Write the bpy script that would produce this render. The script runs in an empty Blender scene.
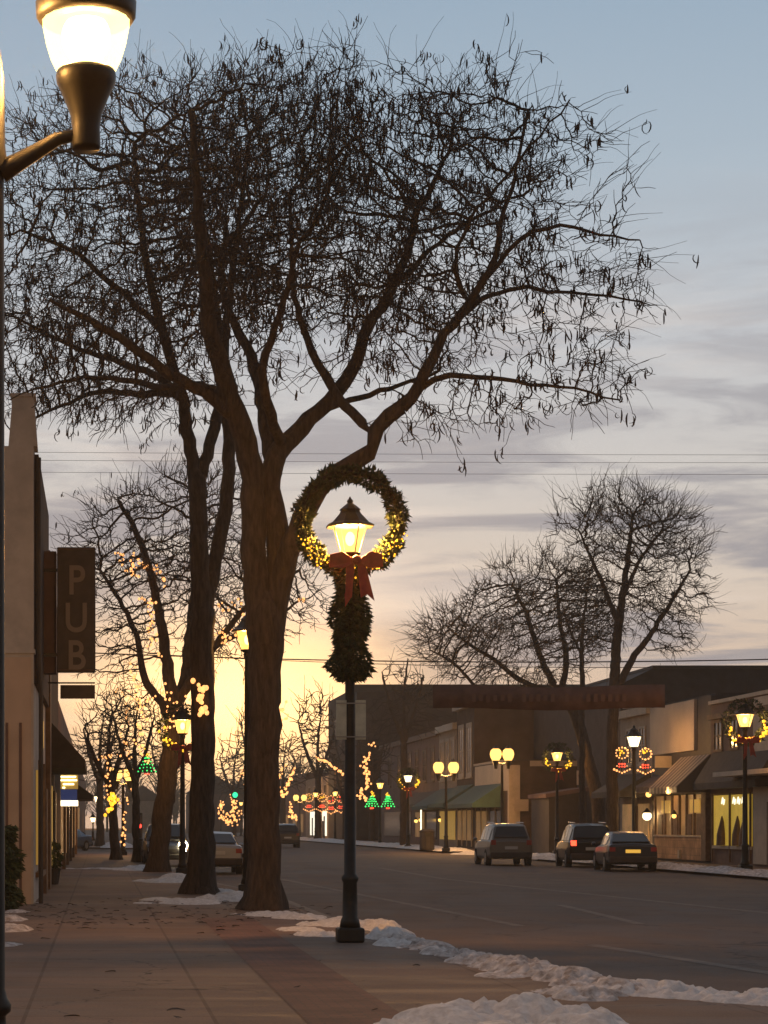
import bpy, math, random
import numpy as np
from mathutils import Vector, noise
random.seed(7); rng = np.random.default_rng(7)
F = 2200.0; VX, VY = 100.0, 824.0; EYE = 1.59; ROADZ = -0.12
scene = bpy.context.scene
COL = scene.collection
R = math.radians
def PX(px, py, Y):                      # picture position at a distance along the street -> world point
    return Vector(((px - VX) * Y / F, Y, EYE + (VY - py) * Y / F))
def FAC(px, X=24.5): return F * X / (px - VX)      # distance at which a street-parallel plane X is met
def ZAT(py, Y): return EYE + (VY - py) * Y / F

# ------------------------------------------------------------------ materials
MATS = {}
def mat(name, col=(.5, .5, .5), rough=.8, metal=0, noise_scale=None, amt=.25, bump=0, emit=None, estr=0, col2=None, sampling=True, spec=None, detail=4):
    if name in MATS: return MATS[name]
    m = bpy.data.materials.new(name); m.use_nodes = True
    nt = m.node_tree; b = nt.nodes['Principled BSDF']
    b.inputs['Base Color'].default_value = (*col, 1)
    b.inputs['Roughness'].default_value = rough; b.inputs['Metallic'].default_value = metal
    if spec is not None: b.inputs['Specular IOR Level'].default_value = spec
    if noise_scale:
        tc = nt.nodes.new('ShaderNodeTexCoord'); n = nt.nodes.new('ShaderNodeTexNoise')
        n.inputs['Scale'].default_value = noise_scale; n.inputs['Detail'].default_value = detail; n.inputs['Roughness'].default_value = .65
        nt.links.new(tc.outputs['Object'], n.inputs['Vector'])
        cr = nt.nodes.new('ShaderNodeValToRGB')
        c2 = col2 or tuple(min(1, c * (1 + amt)) for c in col); c1 = tuple(c * (1 - amt) for c in col) if not col2 else col
        cr.color_ramp.elements[0].position = .34; cr.color_ramp.elements[1].position = .66
        cr.color_ramp.elements[0].color = (*c1, 1); cr.color_ramp.elements[1].color = (*c2, 1)
        nt.links.new(n.outputs['Fac'], cr.inputs['Fac']); nt.links.new(cr.outputs['Color'], b.inputs['Base Color'])
        if bump:
            bp = nt.nodes.new('ShaderNodeBump'); bp.inputs['Strength'].default_value = bump; bp.inputs['Distance'].default_value = .02
            nt.links.new(n.outputs['Fac'], bp.inputs['Height']); nt.links.new(bp.outputs['Normal'], b.inputs['Normal'])
    if emit:
        b.inputs['Emission Color'].default_value = (*emit, 1); b.inputs['Emission Strength'].default_value = estr
        if not sampling: m.cycles.emission_sampling = 'NONE'
    MATS[name] = m; return m
def glass_glow(name, col, s, trans=.45):
    m = bpy.data.materials.new(name); m.use_nodes = True; nt = m.node_tree; nt.nodes.clear()
    o = nt.nodes.new('ShaderNodeOutputMaterial'); e = nt.nodes.new('ShaderNodeEmission'); t = nt.nodes.new('ShaderNodeBsdfTransparent'); mx = nt.nodes.new('ShaderNodeMixShader')
    e.inputs['Color'].default_value = (*col, 1); t.inputs['Color'].default_value = (1, .93, .8, 1); e.inputs['Strength'].default_value = s; mx.inputs[0].default_value = trans
    nt.links.new(e.outputs[0], mx.inputs[1]); nt.links.new(t.outputs[0], mx.inputs[2]); nt.links.new(mx.outputs[0], o.inputs[0])
    m.cycles.emission_sampling = 'NONE'; MATS[name] = m; return m
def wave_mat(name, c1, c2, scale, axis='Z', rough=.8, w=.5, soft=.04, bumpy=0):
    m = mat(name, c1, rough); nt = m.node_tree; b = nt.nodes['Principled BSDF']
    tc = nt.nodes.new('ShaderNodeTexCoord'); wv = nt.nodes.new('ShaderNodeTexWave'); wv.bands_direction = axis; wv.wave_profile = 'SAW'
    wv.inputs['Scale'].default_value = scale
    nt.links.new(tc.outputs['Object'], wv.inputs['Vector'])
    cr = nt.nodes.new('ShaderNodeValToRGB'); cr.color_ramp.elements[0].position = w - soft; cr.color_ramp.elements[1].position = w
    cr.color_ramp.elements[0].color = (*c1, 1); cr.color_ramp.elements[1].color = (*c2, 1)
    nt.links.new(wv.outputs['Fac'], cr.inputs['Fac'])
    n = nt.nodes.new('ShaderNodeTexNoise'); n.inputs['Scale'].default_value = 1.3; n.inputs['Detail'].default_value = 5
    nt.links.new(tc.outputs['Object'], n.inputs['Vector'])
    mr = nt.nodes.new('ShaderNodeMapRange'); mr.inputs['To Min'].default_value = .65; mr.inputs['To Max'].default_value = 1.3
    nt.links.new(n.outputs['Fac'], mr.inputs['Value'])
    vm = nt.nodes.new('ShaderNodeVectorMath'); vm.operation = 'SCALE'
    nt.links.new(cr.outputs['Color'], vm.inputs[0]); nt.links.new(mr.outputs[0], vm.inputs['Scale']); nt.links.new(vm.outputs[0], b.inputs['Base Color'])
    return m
def brick_mat(name, c1, c2, mortar, bw=.22, bh=.075, rot=None, rough=.9, ms=.012, vary=1.2, flat=False):
    m = mat(name, c1, rough); nt = m.node_tree; b = nt.nodes['Principled BSDF']
    tc = nt.nodes.new('ShaderNodeTexCoord'); br = nt.nodes.new('ShaderNodeTexBrick')
    sx = nt.nodes.new('ShaderNodeSeparateXYZ'); cx = nt.nodes.new('ShaderNodeCombineXYZ')
    nt.links.new(tc.outputs['Object'], sx.inputs[0])
    if flat:
        nt.links.new(sx.outputs['X'], cx.inputs[0]); nt.links.new(sx.outputs['Y'], cx.inputs[1])
    else:
        ad = nt.nodes.new('ShaderNodeMath'); nt.links.new(sx.outputs['X'], ad.inputs[0]); nt.links.new(sx.outputs['Y'], ad.inputs[1])
        nt.links.new(ad.outputs[0], cx.inputs[0]); nt.links.new(sx.outputs['Z'], cx.inputs[1])
    nt.links.new(cx.outputs[0], br.inputs['Vector'])
    br.inputs['Color1'].default_value = (*c1, 1); br.inputs['Color2'].default_value = (*c2, 1); br.inputs['Mortar'].default_value = (*mortar, 1)
    br.inputs['Scale'].default_value = 1; br.inputs['Brick Width'].default_value = bw; br.inputs['Row Height'].default_value = bh; br.inputs['Mortar Size'].default_value = ms
    n = nt.nodes.new('ShaderNodeTexNoise'); n.inputs['Scale'].default_value = vary; n.inputs['Detail'].default_value = 6
    nt.links.new(tc.outputs['Object'], n.inputs['Vector'])
    mr = nt.nodes.new('ShaderNodeMapRange'); mr.inputs['From Min'].default_value = .3; mr.inputs['From Max'].default_value = .7; mr.inputs['To Min'].default_value = .6; mr.inputs['To Max'].default_value = 1.35
    nt.links.new(n.outputs['Fac'], mr.inputs['Value'])
    vm = nt.nodes.new('ShaderNodeVectorMath'); vm.operation = 'SCALE'
    nt.links.new(br.outputs['Color'], vm.inputs[0]); nt.links.new(mr.outputs[0], vm.inputs['Scale']); nt.links.new(vm.outputs[0], b.inputs['Base Color'])
    return m

M_bark = mat('bark', (.06, .042, .032), .95, noise_scale=9, amt=.55, bump=1.0)
_n = M_bark.node_tree; _tn = [q for q in _n.nodes if q.type == 'TEX_NOISE'][0]; _tc = [q for q in _n.nodes if q.type == 'TEX_COORD'][0]
_mp = _n.nodes.new('ShaderNodeMapping'); _mp.inputs['Scale'].default_value = (1.6, 1.6, .28); _n.links.new(_tc.outputs['Object'], _mp.inputs['Vector']); _n.links.new(_mp.outputs[0], _tn.inputs['Vector']); _tn.inputs['Detail'].default_value = 8
[q for q in _n.nodes if q.type == 'BUMP'][0].inputs['Distance'].default_value = .07
M_twig = mat('twig', (.045, .032, .025), .95)
M_pod = mat('seed_pod', (.035, .02, .014), .7)
M_iron = mat('dark_iron', (.018, .016, .014), .45, .3, noise_scale=6, amt=.4)
M_fir = mat('evergreen', (.035, .055, .022), .9, noise_scale=12, amt=.5)
M_red = mat('red_ribbon', (.42, .05, .025), .6, noise_scale=5, amt=.3)
M_wall1 = mat('grey_stucco', (.44, .4, .365), .9, noise_scale=1.2, amt=.2, bump=.3, detail=8)
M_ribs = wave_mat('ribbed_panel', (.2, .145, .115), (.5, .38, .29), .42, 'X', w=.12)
M_dbrick = brick_mat('dark_brick', (.07, .038, .027), (.052, .03, .022), (.06, .045, .037))
M_rbrick = brick_mat('red_brick', (.19, .085, .06), (.15, .07, .05), (.16, .12, .1))
M_tan = mat('tan_render', (.33, .25, .185), .9, noise_scale=1.5, amt=.15, detail=8)
M_pale = mat('pale_paint', (.44, .36, .28), .8, noise_scale=2, amt=.12)
M_panel = mat('beige_panel', (.43, .345, .265), .6, noise_scale=.6, amt=.12, detail=8)
M_dark = mat('dark_paint', (.04, .032, .028), .7, noise_scale=2, amt=.3)
M_brown = mat('brown_wood', (.13, .075, .045), .75, noise_scale=4, amt=.35)
M_mauve = mat('mauve_wall', (.15, .09, .072), .9, noise_scale=1, amt=.2)
M_slate = mat('slate_roof', (.05, .042, .04), .9, noise_scale=1.4, amt=.25)
M_glass = mat('dark_glass', (.02, .022, .025), .12, 0, spec=.6)
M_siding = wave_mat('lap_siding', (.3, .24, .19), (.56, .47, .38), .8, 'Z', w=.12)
M_awn_str = wave_mat('striped_canvas', (.1, .08, .065), (.3, .24, .19), .55, 'Y', w=.5, soft=.02)
M_awn_grn = mat('green_canvas', (.05, .1, .085), .85, noise_scale=3, amt=.2)
M_awn_dk = mat('dark_canvas', (.045, .038, .034), .85, noise_scale=3, amt=.25)
M_tile = brick_mat('tan_tile', (.42, .24, .13), (.36, .2, .11), (.22, .14, .09), .3, .3, vary=2)
M_snow = mat('snow', (.5, .46, .44), .8, noise_scale=11, col2=(.76, .72, .69), bump=.9, detail=10)
M_snowd = mat('dirty_snow', (.24, .19, .16), .85, noise_scale=7, col2=(.76, .70, .67), bump=1, detail=10)
M_banner = mat('maroon_cloth', (.115, .058, .046), .8, noise_scale=2.5, amt=.2)
M_bannertext = mat('banner_print', (.145, .078, .06), .8)
M_sign = mat('sign_brown', (.06, .042, .032), .6, noise_scale=3, amt=.3)
M_letter = mat('sign_letter', (.26, .2, .155), .6)
M_metal = mat('galvanised', (.3, .28, .25), .5, .4, noise_scale=5, amt=.2)
M_signback = mat('sign_back', (.55, .52, .4), .5, .2, noise_scale=4, amt=.2)
M_rubber = mat('rubber', (.02, .02, .02), .9)
M_rim = mat('alloy', (.35, .34, .33), .35, .8)
M_head = mat('headlamp_lit', (1, .9, .6), emit=(1, .85, .5), estr=30, sampling=False)
M_tail = mat('tail_lamp', (.3, .02, .015), .3)
M_tailon = mat('tail_lamp_lit', (.5, .03, .02), emit=(1, .05, .02), estr=5, sampling=False)
M_lens = mat('clear_lens', (.5, .5, .48), .15)
M_plate = mat('plate_lit', (.7, .5, .15), emit=(1, .55, .08), estr=.7, sampling=False)
M_globe = glass_glow('lamp_glass', (1, .5, .1), 3.0, .4)
M_core = mat('lamp_core', (1, .9, .6), emit=(1, .66, .24), estr=9, sampling=False)
M_nglobe = glass_glow('near_lamp_glass', (1, .8, .27), 4.4, .4)
M_ncore = mat('near_lamp_core', (1, .9, .6), emit=(1, .82, .4), estr=14, sampling=False)
M_fglobe = glass_glow('far_globe', (1, .55, .13), 2.9, .3)
M_fwhite = glass_glow('far_globe_white', (1, .8, .46), 4, .3)
M_bulb = mat('fairy_bulb', (1, .7, .4), emit=(1, .42, .13), estr=1.8, sampling=False)
M_bulbg = mat('gold_bulb', (1, .6, .1), emit=(1, .5, .03), estr=1.7, sampling=False)
M_bulbr = mat('red_bulb', (1, .1, .05), emit=(1, .07, .03), estr=3, sampling=False)
M_bulbgr = mat('green_bulb', (.1, 1, .2), emit=(.05, .8, .16), estr=2, sampling=False)
M_green = mat('signal_green', (.1, 1, .5), emit=(.02, .8, .3), estr=2.2, sampling=False)
M_sred = mat('signal_red', (1, .1, .05), emit=(1, .05, .03), estr=4, sampling=False)
M_wyel = mat('lit_window_olive', (.5, .4, .1), .6, noise_scale=.9, emit=(1, .62, .06), estr=.3, detail=6)
M_wwarm = mat('lit_window_warm', (.3, .18, .09), .5, noise_scale=.8, amt=.6, emit=(1, .5, .15), estr=.13)
M_wwhite = mat('lit_window_white', (.8, .8, .7), .6, emit=(1, .93, .72), estr=1.3)
M_swhite = mat('lit_strip', (.9, .9, .8), .6, emit=(1, .88, .55), estr=3)
M_syel = mat('lit_sign_yellow', (.6, .45, .1), .6, emit=(1, .55, .12), estr=.24)
M_sblue = mat('blue_panel', (.04, .07, .2), .6, emit=(.1, .18, .6), estr=.12)

# ------------------------------------------------------------------ object helpers
def tag(o, label=None, cat=None, group=None, kind=None):
    if label: o['label'] = label
    if cat: o['category'] = cat
    if group: o['group'] = group
    if kind: o['kind'] = kind
    return o
def empty(name, loc, label, cat, group=None, rz=0):
    o = bpy.data.objects.new(name, None); COL.objects.link(o); o.location = loc; o.rotation_euler = (0, 0, rz); o.empty_display_size = .2
    return tag(o, label, cat, group)
class MB:
    def __init__(s): s.v = []; s.f = []; s.smooth = False
    def box(s, x0, x1, y0, y1, z0, z1):
        n = len(s.v); s.v += [(x0,y0,z0),(x1,y0,z0),(x1,y1,z0),(x0,y1,z0),(x0,y0,z1),(x1,y0,z1),(x1,y1,z1),(x0,y1,z1)]
        s.f += [[n+i for i in q] for q in ((0,3,2,1),(4,5,6,7),(0,1,5,4),(1,2,6,5),(2,3,7,6),(3,0,4,7))]; return s
    def poly(s, pts):
        n = len(s.v); s.v += [tuple(p) for p in pts]; s.f.append(list(range(n, n+len(pts)))); return s
    def prism(s, pts, off):             # closed extrusion of polygon by vector off
        n = len(s.v); k = len(pts); o = Vector(off)
        s.v += [tuple(p) for p in pts] + [tuple(Vector(p)+o) for p in pts]
        s.f.append(list(range(n+k-1, n-1, -1))); s.f.append(list(range(n+k, n+2*k)))
        for i in range(k): j = (i+1) % k; s.f.append([n+i, n+j, n+k+j, n+k+i])
        return s
    def tube(s, pts, rad, sides=8, cap=True):
        pts = [Vector(p) for p in pts]; k = len(pts); rad = rad if hasattr(rad, '__len__') else [rad]*k
        n = len(s.v); up = None
        for i, p in enumerate(pts):
            d = (pts[min(i+1,k-1)] - pts[max(i-1,0)]).normalized()
            if up is None: up = Vector((0,0,1)) if abs(d.z) < .9 else Vector((1,0,0))
            a = d.cross(up).normalized(); b = a.cross(d).normalized(); up = b
            for j in range(sides):
                t = 2*math.pi*j/sides; s.v.append(tuple(p + (a*math.cos(t)+b*math.sin(t))*rad[i]))
        for i in range(k-1):
            for j in range(sides):
                j2 = (j+1) % sides; s.f.append([n+i*sides+j, n+i*sides+j2, n+(i+1)*sides+j2, n+(i+1)*sides+j])
        if cap:
            s.f.append([n+j for j in range(sides)][::-1]); s.f.append([n+(k-1)*sides+j for j in range(sides)])
        return s
    def lathe(s, prof, c=(0,0), sides=16, square=False):
        n = len(s.v); k = len(prof)
        for r, z in prof:
            for j in range(sides):
                t = 2*math.pi*(j+.5)/sides; s.v.append((c[0]+r*math.cos(t), c[1]+r*math.sin(t), z))
        for i in range(k-1):
            for j in range(sides):
                j2 = (j+1) % sides; s.f.append([n+i*sides+j, n+i*sides+j2, n+(i+1)*sides+j2, n+(i+1)*sides+j])
        s.f.append([n+j for j in range(sides)][::-1]); s.f.append([n+(k-1)*sides+j for j in range(sides)])
        return s
    def ball(s, c, r, seg=8, rings=6, sz=1):
        prof = [(max(1e-4, r*math.sin(math.pi*i/rings)), c[2] - sz*r*math.cos(math.pi*i/rings)) for i in range(rings+1)]
        return s.lathe(prof, (c[0], c[1]), seg)
    def mesh(s, name, m):
        me = bpy.data.meshes.new(name); me.from_pydata([tuple(v) for v in s.v], [], s.f); me.materials.append(m)
        if s.smooth: me.polygons.foreach_set('use_smooth', [True]*len(me.polygons))
        me.update(); return me
    def build(s, name, m, parent=None, loc=None, smooth=False, bevel=0):
        s.smooth = smooth or s.smooth
        o = bpy.data.objects.new(name, s.mesh(name, m)); COL.objects.link(o)
        if parent: o.parent = parent
        if loc is not None: o.location = loc
        if bevel:
            b = o.modifiers.new('b', 'BEVEL'); b.width = bevel; b.segments = 2; b.limit_method = 'ANGLE'
        return o
def B(*a): return MB().box(*a)
def copy_tree(o, parent=None):
    c = o.copy(); COL.objects.link(c); c.parent = parent
    for ch in list(o.children): copy_tree(ch, c)
    return c
def pmesh(name, V, Fq, m, smooth=False):
    me = bpy.data.meshes.new(name); V = np.asarray(V, np.float32); Fq = np.asarray(Fq, np.int32); k = Fq.shape[1]
    me.vertices.add(len(V)); me.vertices.foreach_set('co', V.ravel())
    me.loops.add(Fq.size); me.loops.foreach_set('vertex_index', Fq.ravel())
    me.polygons.add(len(Fq)); me.polygons.foreach_set('loop_start', np.arange(0, Fq.size, k, dtype=np.int32))
    me.materials.append(m); me.update(calc_edges=True)
    if smooth: me.polygons.foreach_set('use_smooth', np.ones(len(Fq), bool))
    return me
def link(name, me, parent=None, loc=None):
    o = bpy.data.objects.new(name, me); COL.objects.link(o)
    if parent: o.parent = parent
    if loc is not None: o.location = loc
    return o
def point(name, loc, energy, col=(1, .62, .25), r=.08, parent=None):
    l = bpy.data.lights.new(name, 'POINT'); l.energy = energy; l.color = col; l.shadow_soft_size = r
    o = bpy.data.objects.new(name, l); COL.objects.link(o); o.location = loc
    if parent: o.parent = parent
    return o

# ------------------------------------------------------------------ camera
cam = bpy.data.cameras.new('camera'); co = bpy.data.objects.new('camera', cam); COL.objects.link(co); scene.camera = co
co.location = (0, 0, EYE); co.rotation_euler = (R(90), 0, 0)
cam.sensor_fit = 'VERTICAL'; cam.sensor_height = 36; cam.lens = F / 1024 * 36
cam.shift_x = (384 - VX) / 1024; cam.shift_y = (VY - 512) / 1024
cam.clip_start = .1; cam.clip_end = 9000

# ------------------------------------------------------------------ world
w = bpy.data.worlds.new('World'); scene.world = w; w.use_nodes = True; nt = w.node_tree; nt.nodes.clear()
N = nt.nodes.new; Lk = nt.links.new
out = N('ShaderNodeOutputWorld'); tc = N('ShaderNodeTexCoord'); sp = N('ShaderNodeSeparateXYZ'); Lk(tc.outputs['Generated'], sp.inputs[0])
def math_(op, a, b=None, clamp=False):
    n = N('ShaderNodeMath'); n.operation = op; n.use_clamp = clamp
    for i, v in enumerate((a, b)):
        if v is None: continue
        if isinstance(v, (int, float)): n.inputs[i].default_value = v
        else: Lk(v, n.inputs[i])
    return n.outputs[0]
def mix_(f, a, b, mode='MIX'):
    n = N('ShaderNodeMix'); n.data_type = 'RGBA'; n.blend_type = mode; n.clamp_factor = True
    for i, v in ((0, f), (6, a), (7, b)):
        if isinstance(v, (int, float)): n.inputs[i].default_value = v
        elif isinstance(v, tuple): n.inputs[i].default_value = (*v, 1)
        else: Lk(v, n.inputs[i])
    return n.outputs[2]
def lin(c): return tuple(((x/255+.055)/1.055)**2.4 if x > 10 else x/255/12.92 for x in c)
ramp = N('ShaderNodeValToRGB'); Lk(math_('MULTIPLY', sp.outputs['Z'], 2.0), ramp.inputs['Fac'])
stops = [(0, (222,186,156)), (.13, (219,196,176)), (.22, (211,199,187)), (.30, (202,198,194)), (.42, (190,194,199)), (.56, (168,183,196)), (.72, (146,168,188)), (1, (138,146,160))]
els = ramp.color_ramp.elements
for i, (p, c) in enumerate(stops):
    e = els[i] if i < 2 else els.new(p)
    e.position = p; e.color = (*lin(c), 1)
# cloud streaks
mp = N('ShaderNodeMapping'); mp.inputs['Scale'].default_value = (4.5, 2.0, 30); mp.inputs['Rotation'].default_value = (0, R(-3), 0); mp.inputs['Location'].default_value = (1.7, .3, .6); Lk(tc.outputs['Generated'], mp.inputs['Vector'])
n1 = N('ShaderNodeTexNoise'); n1.inputs['Scale'].default_value = 1.9; n1.inputs['Detail'].default_value = 8; n1.inputs['Roughness'].default_value = .58; n1.inputs['Distortion'].default_value = .6; Lk(mp.outputs[0], n1.inputs['Vector'])
cl = N('ShaderNodeMapRange'); cl.interpolation_type = 'SMOOTHSTEP'; cl.inputs['From Min'].default_value = .42; cl.inputs['From Max'].default_value = .6; Lk(n1.outputs['Fac'], cl.inputs['Value'])
fade = N('ShaderNodeMapRange'); fade.interpolation_type = 'SMOOTHSTEP'; fade.inputs['From Min'].default_value = .30; fade.inputs['From Max'].default_value = .12; Lk(sp.outputs['Z'], fade.inputs['Value'])
cf = math_('MULTIPLY', math_('MULTIPLY', cl.outputs[0], fade.outputs[0]), .9)
base = mix_(cf, ramp.outputs[0], lin((150, 150, 158)))
n2 = N('ShaderNodeTexNoise'); n2.inputs['Scale'].default_value = 1.3; n2.inputs['Detail'].default_value = 5; n2.inputs['Distortion'].default_value = .5
mp2 = N('ShaderNodeMapping'); mp2.inputs['Scale'].default_value = (4, 2, 30); mp2.inputs['Location'].default_value = (5, 1, 2); mp2.inputs['Rotation'].default_value = (0, R(4), 0); Lk(tc.outputs['Generated'], mp2.inputs['Vector']); Lk(mp2.outputs[0], n2.inputs['Vector'])
hl = N('ShaderNodeMapRange'); hl.interpolation_type = 'SMOOTHSTEP'; hl.inputs['From Min'].default_value = .5; hl.inputs['From Max'].default_value = .7; Lk(n2.outputs['Fac'], hl.inputs['Value'])
base = mix_(math_('MULTIPLY', math_('MULTIPLY', hl.outputs[0], fade.outputs[0]), .6), base, lin((238, 224, 212)))
# sunset glow low above the far end of the street
sd = Vector((.062, 1, .052)).normalized()
dx = math_('SUBTRACT', sp.outputs['X'], sd.x); dz = math_('SUBTRACT', sp.outputs['Z'], sd.z)
d2 = math_('ADD', math_('MULTIPLY', math_('MULTIPLY', dx, dx), 1/.062**2), math_('MULTIPLY', math_('MULTIPLY', dz, dz), 1/.032**2))
front = math_('GREATER_THAN', sp.outputs['Y'], 0)
g = math_('MULTIPLY', math_('POWER', 2.718, math_('MULTIPLY', d2, -1)), front)
d3 = math_('ADD', math_('MULTIPLY', math_('MULTIPLY', dx, dx), 1/.10**2), math_('MULTIPLY', math_('MULTIPLY', dz, dz), 1/.05**2))
g2 = math_('MULTIPLY', math_('POWER', 2.718, math_('MULTIPLY', d3, -1)), front)
base = mix_(math_('MULTIPLY', g2, .42), base, lin((250, 214, 170)))
base = mix_(math_('MULTIPLY', g, 1.0), base, (3.0, 1.75, .7))
# the sky away from the sunset is dimmer
back = N('ShaderNodeMapRange'); back.inputs['From Min'].default_value = -.6; back.inputs['From Max'].default_value = .8; back.inputs['To Min'].default_value = .36; back.inputs['To Max'].default_value = 1; Lk(sp.outputs['Y'], back.inputs['Value'])
vm = N('ShaderNodeVectorMath'); vm.operation = 'SCALE'; Lk(base, vm.inputs[0]); Lk(back.outputs[0], vm.inputs['Scale'])
below = math_('LESS_THAN', sp.outputs['Z'], -.002)
fin = mix_(below, vm.outputs[0], (.05, .035, .025))
bg1 = N('ShaderNodeBackground'); Lk(fin, bg1.inputs['Color']); bg1.inputs['Strength'].default_value = 1.06
sky = N('ShaderNodeTexSky'); sky.sky_type = 'NISHITA'; sky.sun_disc = False; sky.sun_elevation = R(2); sky.sun_rotation = R(3.5)
bg2 = N('ShaderNodeBackground'); Lk(sky.outputs[0], bg2.inputs['Color']); bg2.inputs['Strength'].default_value = .004
ad = N('ShaderNodeAddShader'); Lk(bg1.outputs[0], ad.inputs[0]); Lk(bg2.outputs[0], ad.inputs[1]); Lk(ad.outputs[0], out.inputs['Surface'])
sl = bpy.data.lights.new('sun', 'SUN'); sl.energy = .12; sl.angle = R(4); sl.color = (1, .7, .4)
so = bpy.data.objects.new('sun', sl); COL.objects.link(so); so.rotation_euler = (R(88), 0, R(180 - 3.5))   # low sun ahead
so.rotation_euler = Vector((.062, 1, .035)).to_track_quat('Z', 'Y').to_euler()
scene.view_settings.view_transform = 'Standard'; scene.view_settings.look = 'None'; scene.view_settings.exposure = 0; scene.view_settings.gamma = 1
scene.cycles.max_bounces = 6; scene.cycles.transparent_max_bounces = 12; scene.cycles.sample_clamp_indirect = 3

# ------------------------------------------------------------------ ground
def ground_mat(name, c1, c2, joints=None, cracks=False):
    m = mat(name, c1, .85); nt = m.node_tree; b = nt.nodes['Principled BSDF']
    tc = nt.nodes.new('ShaderNodeTexCoord')
    n = nt.nodes.new('ShaderNodeTexNoise'); n.inputs['Scale'].default_value = .35; n.inputs['Detail'].default_value = 10; n.inputs['Roughness'].default_value = .7
    nt.links.new(tc.outputs['Object'], n.inputs['Vector'])
    cr = nt.nodes.new('ShaderNodeValToRGB'); cr.color_ramp.elements[0].position = .35; cr.color_ramp.elements[1].position = .65
    cr.color_ramp.elements[0].color = (*c1, 1); cr.color_ramp.elements[1].color = (*c2, 1); nt.links.new(n.outputs['Fac'], cr.inputs['Fac'])
    f = nt.nodes.new('ShaderNodeTexNoise'); f.inputs['Scale'].default_value = 45; f.inputs['Detail'].default_value = 4; nt.links.new(tc.outputs['Object'], f.inputs['Vector'])
    mr = nt.nodes.new('ShaderNodeMapRange'); mr.inputs['To Min'].default_value = .45; mr.inputs['To Max'].default_value = 1.55; nt.links.new(f.outputs['Fac'], mr.inputs['Value'])
    vm = nt.nodes.new('ShaderNodeVectorMath'); vm.operation = 'SCALE'; nt.links.new(cr.outputs[0], vm.inputs[0]); nt.links.new(mr.outputs[0], vm.inputs['Scale'])
    res = vm.outputs[0]
    if joints:
        br = nt.nodes.new('ShaderNodeTexBrick'); br.offset = 0; mpj = nt.nodes.new('ShaderNodeMapping'); mpj.inputs['Location'].default_value = (.62, .4, 0); nt.links.new(tc.outputs['Object'], mpj.inputs['Vector']); nt.links.new(mpj.outputs[0], br.inputs['Vector'])
        br.inputs['Color1'].default_value = (1,1,1,1); br.inputs['Color2'].default_value = (.82,.8,.78,1); br.inputs['Mortar'].default_value = (.55,.5,.46,1)
        br.inputs['Scale'].default_value = 1; br.inputs['Brick Width'].default_value = joints; br.inputs['Row Height'].default_value = joints; br.inputs['Mortar Size'].default_value = .018
        v2 = nt.nodes.new('ShaderNodeVectorMath'); v2.operation = 'MULTIPLY'; nt.links.new(res, v2.inputs[0]); nt.links.new(br.outputs[0], v2.inputs[1]); res = v2.outputs[0]
    st = nt.nodes.new('ShaderNodeTexNoise'); st.inputs['Scale'].default_value = .9; st.inputs['Detail'].default_value = 7; st.inputs['Distortion'].default_value = 1.2
    ms = nt.nodes.new('ShaderNodeMapping'); ms.inputs['Scale'].default_value = (1.0, .35, 1) if cracks else (.35, 1.3, 1); nt.links.new(tc.outputs['Object'], ms.inputs['Vector']); nt.links.new(ms.outputs[0], st.inputs['Vector'])
    sr = nt.nodes.new('ShaderNodeMapRange'); sr.inputs['From Min'].default_value = .42; sr.inputs['From Max'].default_value = .6; sr.inputs['To Min'].default_value = .8; sr.inputs['To Max'].default_value = 1.08; nt.links.new(st.outputs['Fac'], sr.inputs['Value'])
    v3 = nt.nodes.new('ShaderNodeVectorMath'); v3.operation = 'SCALE'; nt.links.new(res, v3.inputs[0]); nt.links.new(sr.outputs[0], v3.inputs['Scale']); res = v3.outputs[0]
    rr_ = nt.nodes.new('ShaderNodeMapRange'); rr_.inputs['From Min'].default_value = .4; rr_.inputs['From Max'].default_value = .6; rr_.inputs['To Min'].default_value = .78 if cracks else .7; rr_.inputs['To Max'].default_value = .92; nt.links.new(st.outputs['Fac'], rr_.inputs['Value']); nt.links.new(rr_.outputs[0], b.inputs['Roughness'])
    vo = nt.nodes.new('ShaderNodeTexVoronoi'); vo.feature = 'DISTANCE_TO_EDGE'; vo.inputs['Scale'].default_value = .22 if cracks else .3
    wn = nt.nodes.new('ShaderNodeTexNoise'); wn.inputs['Scale'].default_value = 1.1; wn.inputs['Detail'].default_value = 6; nt.links.new(tc.outputs['Object'], wn.inputs['Vector'])
    va = nt.nodes.new('ShaderNodeVectorMath'); va.operation = 'MULTIPLY_ADD'; va.inputs[1].default_value = (1.6, 1.6, 0); nt.links.new(wn.outputs['Color'], va.inputs[0]); nt.links.new(tc.outputs['Object'], va.inputs[2]); nt.links.new(va.outputs[0], vo.inputs['Vector'])
    cm = nt.nodes.new('ShaderNodeMapRange'); cm.inputs['From Min'].default_value = .002; cm.inputs['From Max'].default_value = .009 if cracks else .005; cm.inputs['To Min'].default_value = .4; cm.inputs['To Max'].default_value = 1; nt.links.new(vo.outputs['Distance'], cm.inputs['Value'])
    v4 = nt.nodes.new('ShaderNodeVectorMath'); v4.operation = 'SCALE'; nt.links.new(res, v4.inputs[0]); nt.links.new(cm.outputs[0], v4.inputs['Scale']); res = v4.outputs[0]
    nt.links.new(res, b.inputs['Base Color'])
    bp = nt.nodes.new('ShaderNodeBump'); bp.inputs['Strength'].default_value = .35; bp.inputs['Distance'].default_value = .01
    nt.links.new(f.outputs['Fac'], bp.inputs['Height']); nt.links.new(bp.outputs['Normal'], b.inputs['Normal'])
    return m
M_conc = ground_mat('sidewalk_concrete', (.14, .088, .06), (.225, .145, .1), 1.55)
M_asph = ground_mat('asphalt', (.085, .055, .039), (.135, .088, .062), cracks=True)
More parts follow.
